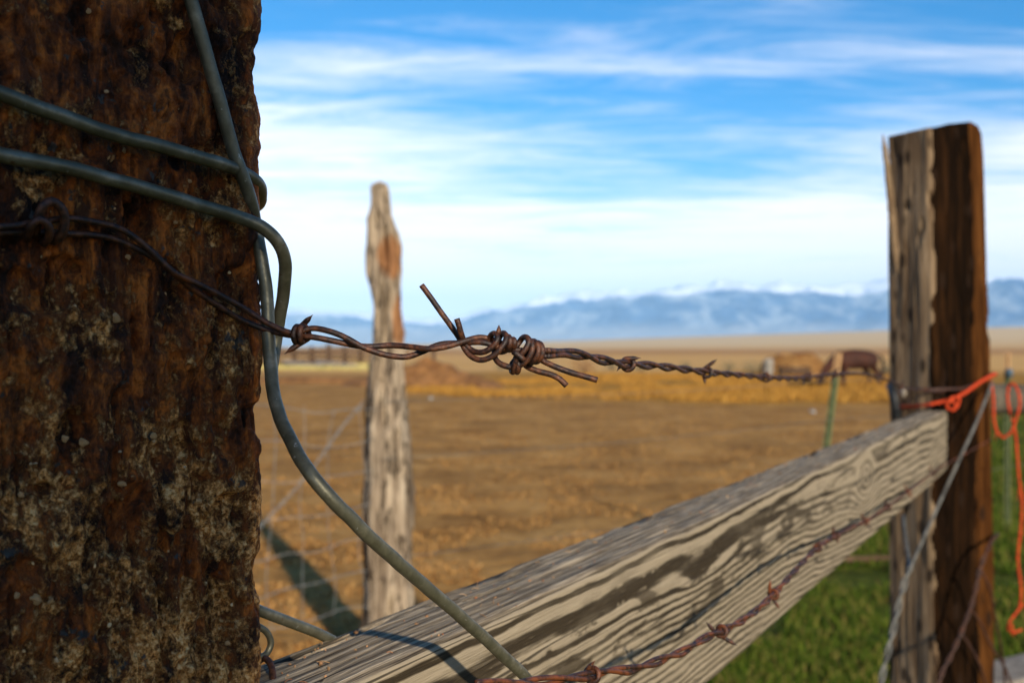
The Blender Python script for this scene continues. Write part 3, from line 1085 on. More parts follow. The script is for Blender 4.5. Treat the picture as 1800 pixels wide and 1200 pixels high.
for i, (px, py, r_) in enumerate(((750, 1085, 0.0010), (731, 1099, 0.0011), (626, 1112, 0.0011), (564, 1167, 0.0010), (870, 1052, 0.0009), (893, 1036, 0.0008))):
    v, f = pebble(4000 + i, 5, 8)
    sc = np.array([1.0, 1.0, 0.8])
    m_ = M['red_grit']
    plank_child('crumb', v * r_ * sc + top_pt(px, py, r_ * 0.4), f, m_)


# ------------------------------------------------------------------ smooth galvanized wires on the tie
RW = 0.00195


def tie_wire_pts(lst):
    return [tie_face_pt(px, py, RW + out) for (px, py, out) in lst]


back_mid = CORNER - FN * (PW + 0.006) - FD * 0.08
w1 = tie_wire_pts([(-880, -75, 0.005), (-640, -30, 0.005), (-400, 35, 0.005), (-150, 112, 0.004), (0, 163, 0.003), (100, 200, 0.0035), (200, 236, 0.004), (300, 263, 0.004), (380, 286, 0.0035)])
zc = w1[-1][2]
bend = [P(425, 303, 0.303), P(452, 322, 0.311), P(459, 342, 0.319), P(453, 362, 0.328)]
behind = [np.array([*(CORNER - FN * 0.09 + FD * 0.004), zc - 0.018]), np.array([*(CORNER - FN * (PW + 0.004) - FD * 0.02), zc - 0.020]),
          np.array([*(CORNER - FN * (PW + 0.005) - FD * 0.14), zc - 0.010]), np.array([*(CORNER - FN * (PW - 0.03) - FD * (PW + 0.006)), zc + 0.000]),
          np.array([*(CORNER - FN * 0.03 - FD * (PW + 0.007)), zc - 0.006])]
w2 = tie_wire_pts([(-880, 150, 0.005), (-640, 172, 0.005), (-400, 205, 0.005), (-150, 243, 0.004), (0, 274, 0.003), (120, 297, 0.0035), (230, 324, 0.004), (340, 357, 0.004), (420, 383, 0.0035)])
drop = [P(462, 402, 0.299), P(490, 428, 0.302), P(502, 462, 0.306), P(499, 505, 0.311), P(490, 560, 0.315), P(483, 605, 0.316), P(477, 640, 0.313), P(476, 668, 0.310)]
cw = catmull(np.array([np.array([*(CORNER - FN * 0.10 - FD * (PW + 0.007)), zc + 0.022]), np.array([*(CORNER - FN * 0.03 - FD * (PW + 0.007)), zc + 0.018])] + w1 + bend + behind + w2 + drop), 0.0012)
cw = cw + 0.00055 * np.stack([fbm(cw * 55 + k_ * 7, 3, 0.55, 600 + k_) for k_ in range(3)], 1)
v, f = tube(cw, RW, 14)
thing('wrapped_wire', v, f, M['wire'], (cw[0][0], cw[0][1], cw[:, 2].min()), 'smooth grey wire wrapped twice around the dark tie post, bulging past its edge', 'wire')

wb = tie_wire_pts([(318, -90, 0.0008), (335, 0, 0.0008), (352, 60, 0.0008), (380, 160, 0.0008), (405, 250, 0.0004), (432, 330, 0.0)])
wb += [P(450, 400, 0.3085), P(463, 470, 0.3075), P(470, 550, 0.3055), P(473, 620, 0.302), P(478, 680, 0.296), P(493, 735, 0.288), P(520, 790, 0.279), P(560, 850, 0.272), P(620, 915, 0.276), P(700, 988, 0.290), P(783, 1060, 0.308),
       P(850, 1120, 0.325), P(900, 1166, 0.340), P(935, 1200, 0.351), P(985, 1255, 0.372)]
cwb = catmull(np.array(wb), 0.0012)
cwb = cwb + 0.00055 * np.stack([fbm(cwb * 55 + k_ * 7, 3, 0.55, 600 + k_) for k_ in range(3)], 1)
v, f = tube(cwb, RW, 14)
thing('brace_wire', v, f, M['wire'], tuple(cwb[-1]), 'long smooth wire curving down the post edge and slanting across the plank', 'wire')

# two short pieces low down between tie and plank
lw = catmull(np.array([P(380, 1040, 0.345), P(455, 1072, 0.352), P(510, 1093, 0.362), P(565, 1115, 0.374), P(625, 1150, 0.392), P(690, 1200, 0.415)]), 0.0015)
v, f = tube(lw, 0.0019, 12)
thing('stub_wire', v, f, M['wire'], tuple(lw[-1]), 'straight smooth wire slipping behind the plank close to the tie post', 'wire')
hk = catmull(np.array([P(430, 1096, 0.335), P(455, 1101, 0.338), P(470, 1112, 0.340), P(476, 1130, 0.341), P(470, 1146, 0.340), P(460, 1153, 0.338), P(440, 1152, 0.336)]), 0.0008)
v, f = tube(hk, 0.0011, 12)
thing('hook_wire', v, f, M['wire'], tuple(hk[4]), 'small hooked wire end poking out beside the tie post above the nail', 'wire')

# ------------------------------------------------------------------ barbed wires
RS = 0.00088


def strand(pts, parent, name='strand', r=RS, step=0.0009, seed=0, sides=10):
    c = catmull(np.asarray(pts), step)
    v, f = tube(c, r, sides, wob=0.05, seed=seed)
    return part(name, v, f, M['rust'], parent)


def twisted(center, r, pitch, phase=0.0, step=0.001, off=1.05):
    c = catmull(np.asarray(center), step)
    t, N, B = frames(c)
    s = np.concatenate([[0], np.cumsum(np.linalg.norm(np.diff(c, axis=0), axis=1))])
    ph = phase + 2 * math.pi * s / pitch
    o = (np.cos(ph)[:, None] * N + np.sin(ph)[:, None] * B) * r * off
    return c, c + o, c - o


KZ = 0.300


def K(px, py, mm=0.0):
    return P(px, py, KZ + mm * 0.001)


# --- upper barbed wire: two lengths spliced with a knot
upper = root('barbed_wire', tuple(P(900, 660, KZ)), 'rusty barbed wire spliced with a knot and loose ends against the sky', 'barbed wire')


def on_tie(lst):
    return [tie_face_pt(px, py, RS + o) for (px, py, o) in lst]


sA = on_tie([(-900, 392, 0.005), (-600, 398, 0.005), (-350, 393, 0.004), (-120, 395, 0.003), (0, 398, 0.003), (60, 392, 0.003), (120, 384, 0.003), (170, 391, 0.003), (215, 404, 0.003), (260, 436, 0.0035), (305, 478, 0.0045), (350, 500, 0.0035), (400, 526, 0.003), (440, 549, 0.0035)])
sA += [P(480, 573, 0.3005), P(515, 585, 0.300), P(548, 577, 0.3005), P(575, 581, 0.2995), P(605, 592, 0.299), P(640, 611, 0.2985), P(680, 624, 0.300), P(715, 627, 0.3015), P(742, 618, 0.302), P(775, 605, 0.3025), P(810, 603, 0.3015), P(850, 602, 0.2995), P(880, 611, 0.3),
       P(920, 616, 0.301), P(962, 616, 0.303)]
strand(sA, upper, seed=1)
sB = on_tie([(-900, 404, 0.004), (-600, 390, 0.004), (-350, 408, 0.003), (-120, 411, 0.0015), (0, 409, 0.001), (60, 408, 0.001), (130, 411, 0.001), (185, 416, 0.001), (235, 434, 0.0015), (280, 460, 0.002), (325, 497, 0.0015), (375, 532, 0.001), (425, 562, 0.0012)])
sB += [P(470, 580, 0.303), P(515, 590, 0.302), P(548, 592, 0.2995), P(590, 600, 0.3), P(640, 609, 0.302), P(690, 607, 0.3025), P(725, 610, 0.3005), P(755, 613, 0.2985), P(785, 609, 0.2985), P(815, 600, 0.2995), P(845, 593, 0.302), P(875, 600, 0.303), P(915, 622, 0.303), P(962, 626, 0.304)]
strand(sB, upper, seed=2)

# the splice
strand([K(741, 501), K(757, 523), K(776, 550, .3), K(797, 579, 1.2), K(809, 597, 1.8), K(817, 613, 1.2), K(828, 626, 0), K(846, 632.5, -1.6), K(867, 625, -2.6), K(883, 609, -3.0), K(890.5, 595, -2.0), K(886, 585.5, 0), K(880, 589, 2), K(873, 605, 2.7),
        K(869, 622, 2.2), K(874, 635, 0.6), K(888, 643, -0.4), K(902, 645, -0.8), K(916, 641, -1.9), K(929, 630, -2.8), K(936, 614, -3.0), K(934, 600, -1.8), K(928, 598, 0.8)], upper, 'wire_end', seed=3)
strand([K(803, 560, -2.2), K(807, 573, -2), K(812, 590, -.8), K(819, 606, 1.1), K(831, 616.5, .4), K(848, 619, -1.8), K(864, 611, -2.7), K(874, 598, -2.8), K(873, 588, -1.4), K(866, 586.5, .4), K(861, 594, 2.2), K(864, 609, 2.7), K(876, 618, 2.2),
        K(889, 616, .4), K(896, 607, -2.2), K(897, 597, -2.2), K(893, 591, -.5), K(889, 600, 2.2), K(893, 614, 2.4), K(902, 611, -.6), K(905, 602, -2.2), K(902, 596, -1), K(898, 603, 2)], upper, 'wire_end', seed=4)
# rings of the right-hand coil, ending in the two tails
strand([K(902, 618, -3.0), K(911, 624, -3.5), K(921, 633, -3.2)], upper, 'wire_end', seed=5)
strand([K(905, 612, .5), K(913, 601, 1.2), K(918, 594, .6), K(925, 592.5, -1.2), K(930, 598, -2.6), K(926, 610, -3.2), K(917, 622, -3.0), K(908, 634, -2.2), K(903.5, 646, -1.5), K(902, 654, 0), K(899, 650, 1.8), K(902, 636, 2.2), K(914, 630, 2.4), K(925, 643, 1.8),
        K(945, 652, 1.2), K(968, 658, .8), K(984, 666, .5), K(991, 673, .3), K(996, 678, .2)], upper, 'wire_end', seed=6)
strand([K(907, 632, 1.8), K(906, 648, 1.2), K(909, 654, -.4), K(911.5, 646, -1.7), K(910, 634, -1.8), K(906, 628, -.5)], upper, 'coil', seed=7)
strand([K(932, 600, 1), K(938, 599.5, -.4), K(945, 606, -2.4), K(946.5, 618, -2.9), K(941, 631, -2.4), K(933, 638, -.6), K(932, 628, 2), K(938, 608, 2.2), K(945, 602.5, 0), K(952, 608, -2.0), K(953.5, 620, -2.5), K(948, 632, -1.8), K(941, 636, .2), K(944, 628, 2.2),
        K(954, 634, 1.8), K(975, 644, 1.2), K(1005, 655, .8), K(1030, 662, .5), K(1050, 668, .3)], upper, 'wire_end', seed=8)

# right-hand length, running away to the squared post
line = [(962, 621, .3035), (1000, 621, .318), (1050, 631, .343), (1090, 639, .366), (1150, 643, .405), (1250, 655, .488), (1300, 659, .545), (1350, 664, .61), (1400, 665, .69), (1440, 661, .77), (1480, 657, .87), (1520, 658, .99), (1560, 668, 1.16), (1592, 682, 1.35), (1625, 687, 1.60), (1660, 689, 1.705)]
lc = PP(line)
c, a1, a2 = twisted(lc, RS, 0.054, phase=2.3, step=0.0012, off=1.08)
fade = smooth(0, 0.02, np.concatenate([[0], np.cumsum(np.linalg.norm(np.diff(c, axis=0), axis=1))]))[:, None]
a1 = a1 * fade + (1 - fade) * (c + (sA[-1] - c[0]))
a2 = a2 * fade + (1 - fade) * (c + (sB[-1] - c[0]))
for k, aa in enumerate((a1, a2)):
    v, f = tube(aa, RS, 9, wob=0.04, seed=20 + k)
    part('strand', v, f, M['rust'], upper)


def barb_at(center, px, r, tips, parent, loops=1, wr=0.0021, mat='rust'):
    """a barb wound round the strands near pixel column px, its two slant-cut points ending at the given pixels"""
    c = np.asarray(center)
    pxs = 900 + FPX * c[:, 0] / c[:, 1]
    i = int(np.argmin(np.abs(pxs - px)))
    i = min(max(i, 2), len(c) - 3)
    p = c[i]
    td = c[i + 2] - c[i - 2]
    td = td / np.linalg.norm(td)
    n = np.cross(td, [0, 0, 1.0])
    n /= np.linalg.norm(n)
    b = np.cross(n, td)
    A = P(tips[0][0], tips[0][1], p[1] - 0.0015)
    B = P(tips[1][0], tips[1][1], p[1] - 0.0005)
    fa = math.atan2(np.dot(A - p, b), np.dot(A - p, n))
    fb = math.atan2(np.dot(B - p, b), np.dot(B - p, n))
    th0 = fa + R(75)
    th1 = fb - R(75)
    while th1 < th0 + 2 * math.pi * (loops - 0.25):
        th1 += 2 * math.pi
    th = np.linspace(th0, th1, int(10 * (th1 - th0) / math.pi) + 4)
    ax = np.linspace(-1, 1, len(th)) * r * 1.1 * max(1.0, (th1 - th0) / (2 * math.pi))
    coil = p + np.cos(th)[:, None] * n * wr + np.sin(th)[:, None] * b * wr + ax[:, None] * td
    path = catmull(np.vstack([[A], [A * 0.45 + coil[0] * 0.55], coil, [B * 0.45 + coil[-1] * 0.55], [B]]), r * 0.5)
    s_ = np.concatenate([[0], np.cumsum(np.linalg.norm(np.diff(path, axis=0), axis=1))])
    e = np.minimum(s_, s_[-1] - s_)
    v, f = tube(path, r * (0.10 + 0.90 * smooth(0, 0.0030, e)), 8)
    return part('barb', v, f, M[mat], parent)


cl = catmull(np.array(sA[14:19]) * 0.5 + np.array(sB[13:18]) * 0.5, 0.001)
barb_at(cl, 528, 0.00086, ((550, 553), (500, 622)), upper, loops=2, wr=0.0023)
for px, tips in ((1103, ((1127, 629), (1084, 652))), (1243, ((1261, 631), (1240, 676))), (1347, ((1352, 652), (1338, 672))), (1421, ((1432, 654), (1411, 679))), (1468, ((1476, 646), (1462, 672))), (1540, ((1546, 655), (1546, 675))), (1585, ((1590, 668), (1578, 697)))):
    barb_at(c, px, 0.00086, tips, upper, loops=1)
# the knob of an older splice lying on the tie
knob = on_tie([(62, 412, .001), (66, 388, .004), (76, 362, .006), (92, 354, .006), (108, 366, .006), (114, 388, .005), (108, 412, .0035), (92, 424, .001), (80, 412, .0)])
strand(knob, upper, 'coil', r=0.0012, seed=9)
strand(on_tie([(48, 418, .001), (56, 396, .005), (70, 386, .006), (84, 396, .006), (86, 416, .004), (76, 428, .001)]), upper, 'coil', r=0.0011, seed=10)
# sharp tip standing up from the knot
v, f = tube(np.array([K(876, 588, -1.5), K(876.5, 583, -1.7), K(877, 578, -1.8), K(877, 574, -1.8), K(877.2, 571, -1.8)]), np.array([0.0008, 0.00078, 0.0006, 0.0003, 0.00005]), 8)
part('barb', v, f, M['rust'], upper)

# --- lower barbed wire, stretched in front of the plank
lower = root('barbed_wire', tuple(P(1100, 1200, 0.36)), 'rusty barbed wire stretched low in front of the plank face', 'barbed wire')
ll = [(840, 1204, .285), (900, 1201, .298), (960, 1196, .312), (1005, 1191, .323), (1040, 1186, .334), (1075, 1178, .345), (1110, 1176, .357), (1160, 1160, .378), (1205, 1142, .402), (1238, 1122, .42), (1268, 1109, .44), (1310, 1087, .475), (1360, 1044, .53), (1400, 1000, .59), (1437, 963, .66),
      (1480, 936, .77), (1530, 911, .93), (1580, 876, 1.13), (1622, 845, 1.38), (1664, 815, 1.66), (1700, 795, 1.76), (1742, 772, 1.80)]
c2, q1, q2 = twisted(PP(ll), RS, 0.054, phase=0.6, step=0.0012, off=1.1)
for k, aa in enumerate((q1, q2)):
    v, f = tube(aa, RS, 9, wob=0.04, seed=30 + k)
    part('strand', v, f, M['rust_red'], lower)
for px, tips in ((1042, ((1046, 1160), (1022, 1196))), (1268, ((1241, 1092), (1296, 1134))), (1360, ((1354, 1018), (1371, 1070))), (1437, ((1446, 950), (1429, 976))), (1470, ((1465, 922), (1476, 954))), (1522, ((1514, 900), (1533, 930))), (1562, ((1556, 876), (1570, 900))),
                 (1597, ((1590, 850), (1606, 876))), (1640, ((1634, 815), (1648, 842)))):
    barb_at(c2, px, 0.00088, tips, lower, loops=1, wr=0.0022, mat='rust_red')

# ------------------------------------------------------------------ the squared post on the right
F0 = P(1643, 0, 1.737)[:2]
LD = np.array([-0.5, 0.866])
RD = np.array([0.866, 0.5])
PL, PR_ = 0.096, 0.152
post_r_c = F0 + LD * PL / 2 + RD * PR_ / 2


def build_right_post():
    cr = 0.007
    per, nrm, mid = [], [], []
    def seg(p0, p1, n, nn, m):
        for k in np.linspace(0, 1, n):
            per.append(p0 + (p1 - p0) * k)
            nrm.append(nn)
            mid.append(m)
    nl_, nr_ = -RD, -LD               # outward normals of left and right visible faces
    A = F0
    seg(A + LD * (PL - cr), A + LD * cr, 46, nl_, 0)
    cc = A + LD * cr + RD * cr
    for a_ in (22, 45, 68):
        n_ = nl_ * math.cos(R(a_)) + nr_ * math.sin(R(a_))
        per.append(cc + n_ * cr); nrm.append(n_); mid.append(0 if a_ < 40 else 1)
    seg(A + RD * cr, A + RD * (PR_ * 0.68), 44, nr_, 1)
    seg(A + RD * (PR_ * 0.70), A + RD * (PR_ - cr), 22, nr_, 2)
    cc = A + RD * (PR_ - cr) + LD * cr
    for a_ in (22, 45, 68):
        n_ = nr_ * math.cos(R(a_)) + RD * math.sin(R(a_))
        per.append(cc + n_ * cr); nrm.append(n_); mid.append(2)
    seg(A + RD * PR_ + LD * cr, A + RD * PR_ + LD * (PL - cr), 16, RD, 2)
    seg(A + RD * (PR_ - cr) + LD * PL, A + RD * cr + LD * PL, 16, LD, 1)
    per, nrm = np.array(per), np.array(nrm)
    ztop = EYE + (HOR - 212) / FPX * 1.76
    zs = np.concatenate([np.linspace(-0.3, 0.75, 30)[:-1], np.linspace(0.75, ztop, 300)])
    n = len(per)
    Pq = np.repeat(per[None], len(zs), 0)
    Z = np.repeat(zs[:, None], n, 1)
    # slight swell downward, and a lean
    sc = np.interp(zs, [0, 0.8, 1.2, 1.45, ztop], [1.08, 1.07, 1.03, 0.99, 0.955])
    Pq = post_r_c + (Pq - post_r_c) * sc[:, None, None]
    lean = np.interp(zs, [0.5, 1.2, ztop], [0.004, 0.0, -0.009])
    Pq[..., 0] += lean[:, None]
    q3 = np.stack([Pq[..., 0], Pq[..., 1], Z], -1).reshape(-1, 3)
    d = 0.0035 * fbm(q3 * np.array([14, 14, 4]), 3, 0.5, 131) + 0.0028 * fbm(q3 * np.array([90, 90, 5]), 3, 0.6, 133)
    d = d - 0.006 * smooth(0.35, 0.6, fbm(q3 * np.array([70, 70, 14]), 3, 0.6, 137))
    d = d.reshape(Z.shape)
    XY = Pq + nrm[None] * d[..., None]
    # uneven, worn top
    k = np.clip((Z - (ztop - 0.05)) / 0.05, 0, 1)
    u = (per - A) @ RD / PR_
    tilt = np.interp(u, [0, 0.1, 0.35, 0.75, 0.90, 1.0], [-0.016, -0.014, -0.004, 0.006, 0.000, -0.020])
    Z = Z + k * tilt[None]
    v = np.stack([XY[..., 0], XY[..., 1], Z], -1).reshape(-1, 3)
    zq = np.stack([zs, 0 * zs + 0.3, 0 * zs + 0.7], 1)
    shift = np.round(5.0 * vnoise(zq * np.array([7.0, 1, 1]), 77) + 3.0 * vnoise(zq * np.array([40.0, 1, 1]), 78)).astype(int)
    f, mi = [], []
    for i in range(len(zs) - 1):
        for j in range(n):
            b2 = (j + 1) % n
            f.append((i * n + j, i * n + b2, (i + 1) * n + b2, (i + 1) * n + j))
            sh = shift[i]
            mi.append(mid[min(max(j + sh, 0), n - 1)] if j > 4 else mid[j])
    # close the top with a slightly domed fan
    last = (len(zs) - 1) * n
    cen = v[last:].mean(0) + np.array([0, 0, 0.004])
    v = np.vstack([v, cen])
    for j in range(n):
        f.append((last + j, last + (j + 1) % n, len(v) - 1))
        mi.append(0)
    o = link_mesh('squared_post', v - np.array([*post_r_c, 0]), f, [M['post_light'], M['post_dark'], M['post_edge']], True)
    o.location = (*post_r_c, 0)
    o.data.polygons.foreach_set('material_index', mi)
    return o


sq = build_right_post()
tag(sq, 'thick squared dark brown post with a split-off splinter, at the plank end', 'post')
# the splinter standing off its left edge
sp = catmull(PP([(1577, 480, 1.80), (1571, 420, 1.80), (1566, 360, 1.80), (1560, 300, 1.80), (1555, 260, 1.80), (1552, 236, 1.80)]), 0.008)
kk = np.linspace(0, 1, len(sp))
v, f = tube(sp, np.interp(kk, [0, .15, .6, .9, 1], [0.002, 0.0065, 0.0060, 0.0045, 0.001]), 8, wob=0.35, seed=5)
part('splinter', v, f, M['post_light'], sq, False)

# dark tie and porcelain knob where the wires end on the post
v, f = tube(catmull(PP([(1566, 678, 1.80), (1570, 690, 1.775), (1573, 708, 1.77), (1576, 735, 1.775)]), 0.004), np.array([0.008]), 10, wob=0.25, seed=3)
thing('wire_clip', v, f, M['black'], tuple(P(1575, 735, 1.775)), 'black clip holding the barbed wire on the squared post edge', 'clip')
o_v, o_f = pebble(777, 6, 10)
thing('porcelain_knob', o_v * np.array([0.006, 0.006, 0.008]) + P(1588, 690, 1.765), o_f, M['white'], tuple(P(1588, 697, 1.765)), 'small pale knob on the squared post beside the black clip', 'knob')
gw = catmull(PP([(1598, 683, 1.770), (1630, 685, 1.735), (1664, 684, 1.735), (1690, 683, 1.745), (1720, 672, 1.77), (1746, 655, 1.80)]), 0.004)
v, f = tube(gw, 0.0030, 8, wob=0.1)
thing('wire_band', v, f, M['rust'], tuple(gw[0]), 'dark wire band round the squared post just above the orange twine', 'wire')

# ------------------------------------------------------------------ orange baling twine
tw = root('baling_twine', tuple(P(1700, 715, 1.72)), 'bright orange twine knotted round the squared post with a hanging loop', 'twine')


def twine(pts, name, r=0.0045):
    r *= 0.62
    c = catmull(PP(pts), 0.004)
    _, a1, a2 = twisted(c, r * 0.55, 0.022, off=0.8)
    return part(name, *join([tube(a1, r * 0.68, 7), tube(a2, r * 0.68, 7)]), M['twine'], tw)


twine([(1571, 716, 1.81), (1600, 714, 1.755), (1635, 710, 1.715), (1664, 704, 1.718), (1684, 698, 1.725)], 'band')
twine([(1660, 709, 1.715), (1672, 700, 1.71), (1684, 698, 1.712), (1685, 708, 1.715), (1676, 720, 1.714), (1664, 715, 1.712), (1670, 704, 1.708), (1680, 712, 1.71), (1672, 722, 1.714)], 'knot', 0.0042)
twine([(1684, 697, 1.722), (1700, 688, 1.735), (1722, 672, 1.755), (1740, 662, 1.775), (1750, 657, 1.80)], 'band', 0.0052)
twine([(1742, 668, 1.79), (1746, 700, 1.79), (1747, 735, 1.79), (1752, 757, 1.785), (1762, 768, 1.78), (1774, 762, 1.775), (1784, 742, 1.77), (1792, 712, 1.77), (1790, 690, 1.772), (1783, 676, 1.775), (1776, 674, 1.78), (1771, 690, 1.785), (1773, 715, 1.785), (1780, 740, 1.785),
       (1785, 765, 1.785), (1788, 800, 1.785), (1791, 840, 1.785), (1796, 880, 1.785), (1794, 930, 1.785), (1789, 980, 1.785), (1795, 1040, 1.785), (1792, 1068, 1.785)], 'loop', 0.0040)
twine([(1799, 1060, 1.79), (1785, 1078, 1.785), (1774, 1094, 1.78), (1772, 1106, 1.78), (1782, 1110, 1.78), (1796, 1106, 1.785)], 'tail', 0.0034)

for k in range(16):
    x0, y0 = random.choice([(1790, 860), (1793, 930), (1790, 985), (1778, 1095), (1794, 1040), (1672, 712), (1686, 703), (1788, 700), (1752, 757)])
    dx_, dy_ = random.uniform(-9, 9), random.uniform(6, 26)
    c = catmull(PP([(x0 + random.uniform(-2, 2), y0, 1.775), (x0 + dx_ * .6, y0 + dy_ * .4, 1.772), (x0 + dx_, y0 + dy_, 1.775)]), 0.004)
    v, f = tube(c, 0.0007, 5)
    part('frayed_fibre', v, f, M['twine'], tw)

# smooth tension wire, doubled below
tn = root('tension_wire', tuple(P(1548, 1200, 1.45)), 'pale twisted smooth wire slanting down across the squared post', 'wire')
v, f = tube(catmull(PP([(1744, 672, 1.775), (1716, 742, 1.715), (1680, 820, 1.66), (1640, 908, 1.60), (1600, 998, 1.545)]), 0.004), 0.0026, 8)
part('strand', v, f, M['galv'], tn)
c3, u1, u2 = twisted(PP([(1600, 998, 1.545), (1588, 1030, 1.53), (1575, 1085, 1.51), (1562, 1140, 1.49), (1548, 1200, 1.47), (1530, 1290, 1.44)]), 0.0026, 0.07)
for aa in (u1, u2):
    v, f = tube(aa, 0.0021, 8)
    part('strand', v, f, M['galv'], tn)
v, f = tube(catmull(PP([(1588, 905, 1.70), (1592, 940, 1.65), (1596, 970, 1.60), (1599, 1000, 1.545)]), 0.004), 0.0027, 8)
part('strand', v, f, M['galv'], tn)

# loose rusty wires hanging at the foot of the squared post
for pts, lab in (
    ([(1754, 938, 1.80), (1736, 965, 1.72), (1722, 1003, 1.70), (1711, 1050, 1.69), (1694, 1100, 1.68), (1672, 1150, 1.67), (1655, 1184, 1.66), (1648, 1215, 1.65)], 'rusty twisted wire hanging from the right edge of the squared post'),
    ([(1724, 1000, 1.70), (1740, 1035, 1.71), (1748, 1075, 1.72), (1756, 1120, 1.73), (1764, 1165, 1.74), (1768, 1230, 1.75)], 'thin rusty wire curving down beside the right edge of the squared post'),
    ([(1704, 1068, 1.69), (1722, 1092, 1.70), (1740, 1130, 1.71), (1766, 1172, 1.72), (1780, 1210, 1.73)], 'thin rusty wire branching right near the pale low plank'),
    ([(1689, 1112, 1.68), (1708, 1140, 1.685), (1724, 1172, 1.69), (1735, 1215, 1.70)], 'short thin rusty wire dropping onto the pale low plank')):
    cc = catmull(PP(pts), 0.004)
    if 'twisted' in lab:
        _, a1, a2 = twisted(cc, 0.0018, 0.05)
        v, f = join([tube(a1, 0.0018, 7), tube(a2, 0.0018, 7)])
    else:
        v, f = tube(cc, 0.0020, 7)
    thing('loose_wire', v, f, M['rust'], tuple(cc[-1]), lab, 'wire', 'loose rusty wires on the squared post')


# ------------------------------------------------------------------ rails beyond the squared post
def rail_between(name, p0, p1, hgt, thick, mat, label, cat, log=False, seed=0):
    p0, p1 = np.asarray(p0), np.asarray(p1)
    if log:
        c = np.linspace(p0, p1, 60)
        v, f = tube(c, hgt / 2, 18, wob=0.12, seed=seed)
    else:
        d = p1 - p0
        L = np.linalg.norm(d)
        d /= L
        n = np.cross(d, [0, 0, 1.0])
        n /= np.linalg.norm(n)
        u = np.cross(n, d)
        ns = 40
        prof = [(-.5, -.46), (-.46, -.5), (.46, -.5), (.5, -.46), (.5, .46), (.46, .5), (-.46, .5), (-.5, .46)]
        v, f = [], []
        for i in range(ns):
            for (a_, b2) in prof:
                v.append(p0 + d * L * i / (ns - 1) + n * a_ * thick + u * b2 * hgt)
        v = np.array(v)
        v = v + (fbm(v * np.array([18, 18, 18]), 3, 0.5, seed)[:, None]) * 0.0022
        m_ = len(prof)
        for i in range(ns - 1):
            for j in range(m_):
                k = (j + 1) % m_
                f.append((i * m_ + j, i * m_ + k, (i + 1) * m_ + k, (i + 1) * m_ + j))
        f.append(tuple(range(m_ - 1, -1, -1)))
        f.append(tuple(range((ns - 1) * m_, ns * m_)))
    return thing(name, v, f, mat, tuple(p0), label, cat, smooth_shade=log)


rail_between('low_plank', P(1640, 1226, 1.83), P(1960, 1152, 2.02), 0.045, 0.10, M['grey_wood'], 'pale low plank end at the bottom right corner', 'plank', seed=3)
rail_between('log_rail', P(1690, 700, 2.75), P(2300, 705, 3.3), 0.082, 0.08, M['dull_rail'], 'grey horizontal log rail to the right of the squared post', 'rail', True, seed=4)
rail_between('ground_pole', np.array([1.05, 5.98, 0.05]), np.array([2.35, 6.12, 0.05]), 0.035, 0.035, M['brown_wood'], 'pale pole lying in the green grass under the plank', 'pole', True, seed=6)


# grey boulder-like stones heaped behind the log rail
def boulder(px, py, z, r, seed, label, sq_=0.75):
    v, f = pebble(seed, 12, 20)
    v = v / np.linalg.norm(v, axis=1)[:, None]
    v = v * (1 + 0.22 * fbm(v * 1.4 + seed, 3, 0.5, seed)[:, None]) * np.array([1, 0.8, sq_])
    c = P(px, py, z)
    c[2] = ground_z(c[0], c[1])[0] + r * sq_ * 0.75
    return thing('boulder', v * r + c, f, M['stone'], (c[0], c[1], c[2] - r * sq_ * 0.75), label, 'boulder', 'boulders behind the log rail')


boulder(1772, 650, 21.0, 0.30, 901, 'dark grey boulder just right of the squared post above the log rail')
boulder(1800, 650, 22.0, 0.36, 902, 'larger pale grey boulder cut by the right picture edge')


